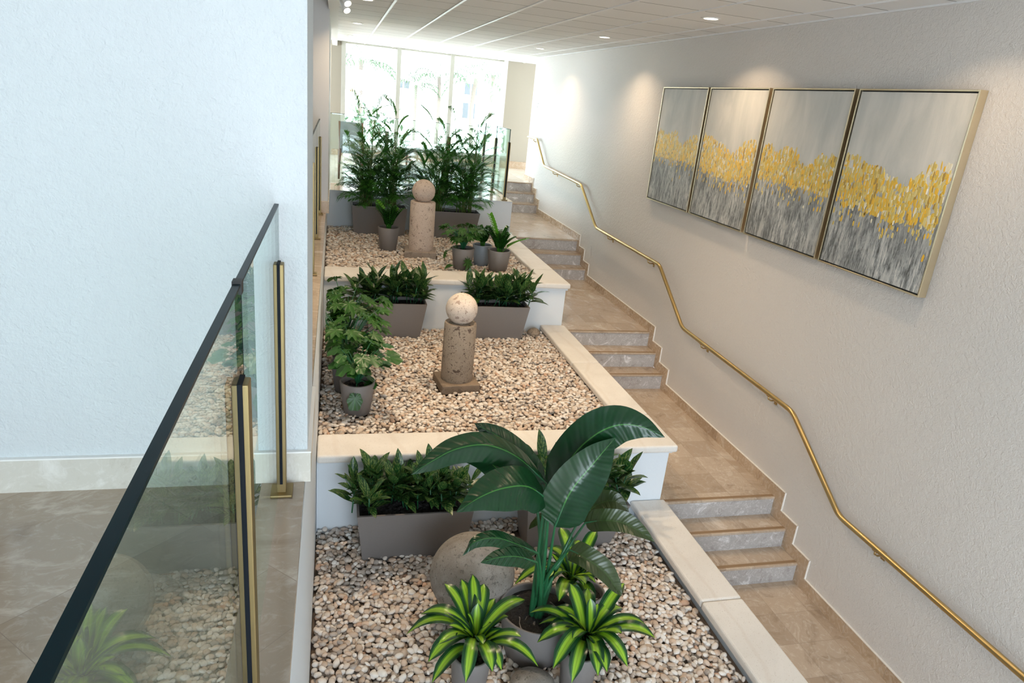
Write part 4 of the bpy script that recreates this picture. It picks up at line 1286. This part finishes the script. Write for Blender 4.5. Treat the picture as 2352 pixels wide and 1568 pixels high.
zm = MB()
for (S, E_, K_) in (((1.96, 8.10, -1.77), (1.82, 8.05, -1.31), (1.93, 8.08, -1.5)), ((1.99, 8.10, -1.77), (2.27, 8.0, -1.55), (2.10, 8.05, -1.60))):
    st = bez(S, K_, E_, 13)
    zm.tube(st, 0.004, 6)
    for k in range(4, 14):
        dd = (st[min(k + 1, 13)] - st[k - 1]).normalized()
        for sg in (-1, 1):
            dr = (dd * 0.6 + Vector((0.2, -0.5, 0.3)) * sg + Vector((0, 0, 0.1))).normalized()
            zm.leaf([st[k], st[k] + dr * .025, st[k] + dr * .05, st[k] + dr * .075], half_lance(0.02), fold=0.2, cols=2)
zm.build('young_stem', M['zz_young'], t)
m = MB().leaf(bez((1.42, 8.02, -1.93), (1.36, 7.98, -1.90), (1.28, 7.92, -1.945), 7), half_lance(0.045), fold=0.3)
tag(m.build('fallen_leaf', M['philo'], None, loc=(1.35, 7.98, -1.93)), 'single green leaf lying on the pebbles before the left front pot of the upper planter', 'leaf')

# ---------------------------------------------------------------- striped dracaenas
def dracaena(label, px, py, cx, cy, cz, tips, zb=-3.10, r0=.088, r1=.112, h=.30, fill=10):
    t = pot_thing('potted_dracaena', label, 'potted plant', px, py, zb, r0, r1, h, group='pots of yellow striped dracaena')
    m = MB()
    c = Vector((cx, cy, cz))
    tp = [Vector(p) for p in tips]
    for k in range(fill):
        az = k * 2.4 + 0.5
        el = R.uniform(0.1, 1.3)
        ln = R.uniform(.17, .25)
        tp.append(c + Vector((math.cos(az) * math.cos(el), math.sin(az) * math.cos(el), math.sin(el))) * ln)
    for e in tp:
        d = e - c
        ln = d.length
        st = c + Vector((R.uniform(-.012, .012), R.uniform(-.012, .012), R.uniform(-.07, .03)))
        up = max(0.06, 0.66 * ln - 0.50 * max(0, d.z))
        mid = st + (e - st) * 0.5 + Vector((0, 0, up))
        w = 0.037 * R.uniform(0.85, 1.12) * min(1.15, ln / 0.28 + 0.1)
        m.leaf(bez(st, mid, e, 12), lambda q, w=w: w * (0.30 + 0.70 * math.sin(math.pi * min(1, max(0, q * 0.82)))) * (1 if q < 0.78 else max(0, 1 - ((q - 0.78) / 0.22) ** 1.9)) + 0.0005, fold=0.22, cols=6, wave=0.05, ph=R.uniform(0, 6))
    f = m.build('foliage', M['drac'], t)
    MB().tube([(px, py, zb + h - 0.05), (cx, cy, cz)], 0.016, 8).build('stem', M['stalk'], f)
D1 = [(0.777, 3.105, -2.51), (0.62, 3.104, -2.556), (0.401, 2.961, -2.757), (0.484, 3.021, -2.683), (1.051, 2.958, -2.588), (0.961, 2.691, -2.589), (1.06, 2.648, -2.758), (0.788, 2.563, -2.667), (0.837, 2.57, -2.673), (0.658, 2.57, -2.728), (0.517, 2.716, -2.856), (0.491, 2.726, -2.726), (0.837, 3.065, -2.546), (0.714, 3.103, -2.535), (0.957, 3.005, -2.687), (0.532, 2.718, -2.612)]
D2 = [(1.277, 3.033, -2.72), (1.105, 3.001, -2.721), (1.09, 2.785, -2.73), (1.139, 2.636, -2.769), (1.22, 2.557, -2.797), (1.156, 2.964, -2.774), (1.628, 2.94, -2.516), (1.62, 2.903, -2.658), (1.701, 2.635, -2.636), (1.711, 2.758, -2.666), (1.505, 2.528, -2.701), (1.381, 2.505, -2.696), (1.335, 2.507, -2.717), (1.477, 2.6, -2.545), (1.333, 3.019, -2.555), (1.448, 3.024, -2.601)]
D3 = [(1.411, 3.481, -2.502), (1.626, 3.403, -2.475), (1.683, 3.324, -2.643), (1.465, 2.956, -2.668), (1.083, 3.275, -2.747), (1.272, 3.006, -2.663), (1.538, 3.451, -2.584), (1.338, 3.482, -2.658), (1.556, 3.029, -2.554), (1.419, 3.002, -2.55), (1.185, 3.105, -2.641)]
dracaena('potted yellow striped dracaena at the bottom, left of the large paradise plant pot', .745, 2.84, .763, 2.85, -2.75, D1)
dracaena('potted yellow striped dracaena at the bottom, right of the large paradise plant pot', 1.355, 2.79, 1.389, 2.80, -2.751, D2)
dracaena('potted yellow striped dracaena half hidden behind the paradise plant and the front right one', 1.55, 3.24, 1.437, 3.25, -2.718, D3, fill=12)

# ---------------------------------------------------------------- giant bird of paradise
t = pot_thing('potted_bird_of_paradise', 'large potted bird of paradise with big glossy paddle leaves, front of the lowest planter', 'potted plant', 1.195, 3.12, -3.12, .172, .228, .33)
root = Vector((1.19, 3.12, -2.84))
BOP = [
 ([(1.183, 3.0, -2.151), (1.245, 3.0, -1.935), (1.365, 3.02, -1.771), (1.492, 3.08, -1.657)], .130, 0.30, (0.75, -0.35, -0.35)),
 ([(1.208, 3.2, -2.116), (1.304, 3.2, -1.844), (1.399, 3.15, -1.678), (1.507, 3.1, -1.591), (1.625, 3.05, -1.579), (1.743, 3.0, -1.619)], .125, -0.25, (0.45, -0.5, -0.7)),
 ([(1.152, 3.05, -2.017), (0.992, 2.95, -1.86), (0.844, 2.88, -1.815), (0.71, 2.82, -1.821), (0.585, 2.78, -1.876)], .115, -0.30, (0.15, 0.75, 0.55)),
 ([(1.185, 3.25, -2.06), (1.092, 3.3, -1.92), (0.965, 3.35, -1.813), (0.852, 3.38, -1.751), (0.778, 3.4, -1.716)], .075, -0.3, (0.5, 0.5, 0.6)),
 ([(1.158, 3.15, -1.969), (0.977, 3.15, -1.799), (0.794, 3.12, -1.703), (0.625, 3.08, -1.697), (0.485, 3.02, -1.734), (0.383, 2.98, -1.78)], .085, -0.4, (0.1, 0.7, 0.6)),
 ([(1.13, 3.3, -2.03), (0.958, 3.3, -1.989), (0.822, 3.3, -1.877), (0.692, 3.28, -1.835), (0.569, 3.25, -1.867)], .070, -0.3, (0.2, 0.6, 0.7)),
 ([(1.246, 3.3, -2.182), (1.263, 3.35, -2.066), (1.328, 3.4, -1.98), (1.401, 3.42, -1.906)], .085, 0.3, (0.8, 0.2, -0.4)),
 ([(1.405, 3.1, -2.206), (1.462, 3.0, -2.127), (1.556, 2.95, -2.113), (1.643, 2.9, -2.141), (1.721, 2.86, -2.186)], .062, -0.3, (0.1, 0.7, 0.6)),
 ([(1.429, 3.25, -2.295), (1.525, 3.25, -2.195), (1.608, 3.2, -2.137), (1.691, 3.15, -2.184)], .070, -0.3, (0.1, 0.6, 0.7)),
 ([(1.267, 2.95, -2.268), (1.31, 2.85, -2.242), (1.402, 2.78, -2.285), (1.464, 2.74, -2.357), (1.504, 2.72, -2.409)], .062, -0.35, (0.5, 0.6, 0.5)),
 ([(1.089, 2.95, -2.277), (0.937, 2.85, -2.137), (0.797, 2.78, -2.037), (0.679, 2.74, -2.025), (0.62, 2.72, -2.084)], .042, -0.5, (0.2, 0.7, 0.6)),
 ([(1.049, 2.85, -2.254), (0.922, 2.78, -2.158), (0.808, 2.74, -2.124), (0.709, 2.7, -2.116)], .048, -0.4, (0.1, 0.7, 0.7)),
 ([(1.253, 3.35, -2.275), (1.223, 3.4, -2.368), (1.183, 3.42, -2.457)], .045, -0.3, (0.9, 0.1, 0.1)),
]
def paddle(w):
    return lambda q: w * (min(1, (q / 0.14)) ** 0.6 if q < 0.14 else 1) * (1 if q < 0.4 else max(0.0, 1 - ((q - 0.4) / 0.6) ** 1.75)) + 0.0008
for i, (pl, w, fold, side) in enumerate(BOP):
    mid = catmull(pl, 6)
    b = Vector(pl[0])
    r0 = root + Vector((0.035 * math.cos(i * 2.4), 0.035 * math.sin(i * 2.4), -0.02))
    lf = MB().leaf(mid, paddle(w), fold=fold, cols=10, wave=0.05, side=side, ph=i * 1.3).build('leaf', M['bop'], t)
    k = r0 + (b - r0) * 0.55 + Vector(((b.x - r0.x) * -0.25, (b.y - r0.y) * -0.25, 0.03))
    pts = bez(r0, k, b, 10)
    MB().tube(pts + [mid[2], mid[4]], [0.0165 - 0.0105 * j / 10 for j in range(11)] + [0.004, 0.002], 8).build('stalk', M['stalk'], lf)

# ---------------------------------------------------------------- top hall furniture
t = thing('dining_chair', 'high-backed grey chair with brown legs behind the glass, left of the palms', 'chair', (.25, 12.05, ZT))
for x in (.065, .425):
    MB().tube([(x, 11.78, ZT), (x + .012, 11.95, ZT + .42), (x, 11.93, ZT + .9)], [.016, .022, .018], 8).build('leg', M['wood'], t)
    MB().tube([(x, 12.42, ZT), (x, 12.38, ZT + .42)], [.015, .02], 8).build('leg', M['wood'], t)
MB().box((.06, 11.95, ZT + .40), (.43, 12.42, ZT + .48)).build('seat', M['fabric'], t, .02)
MB().prism([(.075, ZT + .47), (.415, ZT + .47), (.43, ZT + .9), (.06, ZT + .9)], 'y', 11.92, 11.97).build('backrest', M['fabric'], t, .012)
t = thing('dining_table', 'pale table beyond the glass railing, glimpsed between the palms', 'table', (1.8, 13.3, ZT))
MB().box((1.25, 12.95, -0.99), (2.2, 13.7, -0.96)).build('table_top', M['white_paint'], t, .006)
for x in (1.33, 2.12):
    for y in (13.03, 13.62): MB().tube([(x, y, ZT), (x, y, -0.99)], .02, 8).build('leg', M['wood'], t)

# ---------------------------------------------------------------- garden beyond the window
M['grass'] = plain('pale_paving', (0.55, 0.58, 0.50), 0.9)
M['house'] = plain('white_render', (0.80, 0.80, 0.80), 0.9)
M['pane_dark'] = plain('house_window', (0.045, 0.05, 0.055), 0.3)
M['trunk'] = plain('palm_trunk', (0.13, 0.105, 0.085), 0.9)
M['frond'] = plain('outdoor_frond', (0.055, 0.09, 0.04), 0.7)
struct('floor', MB().box((-30, 16.3, ZT - 0.5), (45, 60, ZT - 0.25)), M['grass'], 'pale ground outdoors beyond the window')
hs = thing('house', 'white building with small windows across the garden, seen through the window', 'building', (5, 37, ZT))
MB().box((-8, 34.5, ZT - 0.25), (20, 44, 3.2)).build('wall', M['house'], hs)
MB().prism([(34.1, 3.2), (44.4, 3.2), (39, 5.5)], 'x', -8.5, 20.5).build('roof', M['house'], hs)
for x, z, w, h in ((2.05, .42, .5, .3), (3.05, .30, .55, .32), (6.25, .40, .6, .5), (6.22, -.58, .6, .7), (9.4, .4, .6, .5)):
    f = MB().box((x - w / 2 - .06, 34.42, z - h / 2 - .06), (x + w / 2 + .06, 34.5, z + h / 2 + .06)).build('window', M['white_paint'], hs)
    MB().box((x - w / 2, 34.40, z - h / 2), (x - .03, 34.42, z + h / 2)).box((x + .03, 34.40, z - h / 2), (x + w / 2, 34.42, z + h / 2)).build('pane', M['pane_dark'], f)
def outdoor_palm(x, y, zc, s, label, bend=0.0):
    t = thing('palm_tree', label, 'palm tree', (x, y, ZT - .25), 'palm trees outside the window')
    MB().tube(bez((x, y, ZT - .3), (x + bend, y, (ZT + zc) / 2), (x, y, zc), 6), .065 * s, 8).build('trunk', M['trunk'], t)
    m = MB()
    for k in range(15):
        az = k * 2.4
        el = R.uniform(-.1, 1.1)
        d = Vector((math.cos(az) * math.cos(el), math.sin(az) * math.cos(el), math.sin(el)))
        e = Vector((x, y, zc)) + d * s * 1.0 + Vector((0, 0, -.45 * s))
        r = bez((x, y, zc), Vector((x, y, zc)) + d * s * .8, e, 9)
        sd = d.cross(Vector((0, 0, 1))).normalized()
        for j in range(2, 10):
            for sg in (-1, 1):
                m.leaf([r[j], r[j] + (sd * sg * .32 + Vector((0, 0, -.12)) + d * .15) * s * .6, r[j] + (sd * sg * .42 + Vector((0, 0, -.35)) + d * .25) * s * .6], lambda q: .022 * (1 - q) + .004, cols=1)
    m.build('frond', M['frond'], t)
outdoor_palm(3.55, 26, .62, 1.0, 'sunlit palm tree through the middle pane of the window', .1)
outdoor_palm(2.75, 26, .25, .8, 'low palm crown left of the middle sunlit palm')
outdoor_palm(4.9, 26, .70, 1.2, 'palm tree through the right pane of the window, before the house', -.2)
outdoor_palm(6.35, 30, 1.0, 1.2, 'palm tree at the right end of the window')
outdoor_palm(.7, 22, .75, 1.0, 'palm tree through the upper part of the left pane')
def bush(x, y, z, s, label):
    m = MB()
    for k in range(150):
        c = Vector((x + R.gauss(0, s * .4), y + R.gauss(0, s * .3), z + R.uniform(0, s)))
        d = Vector((R.gauss(0, 1), R.gauss(0, 1), R.uniform(.1, 1))).normalized()
        m.leaf([c, c + d * .12, c + d * .22], lambda q: .05 * math.sin(math.pi * (q * .9 + .05)), cols=1)
    t = thing('shrub', label, 'shrub', (x, y, z), 'shrubs outside the window')
    m.build('foliage', M['frond'], t)
    MB().tube([(x, y, ZT - .3), (x, y, z + s * .5)], .03, 6).build('stem', M['trunk'], t)
bush(.45, 20, -1.45, 1.1, 'pale sunlit shrub at the foot of the left pane')
bush(1.2, 20.5, -1.5, .9, 'second pale shrub behind the left pane, right of the first')
clean()
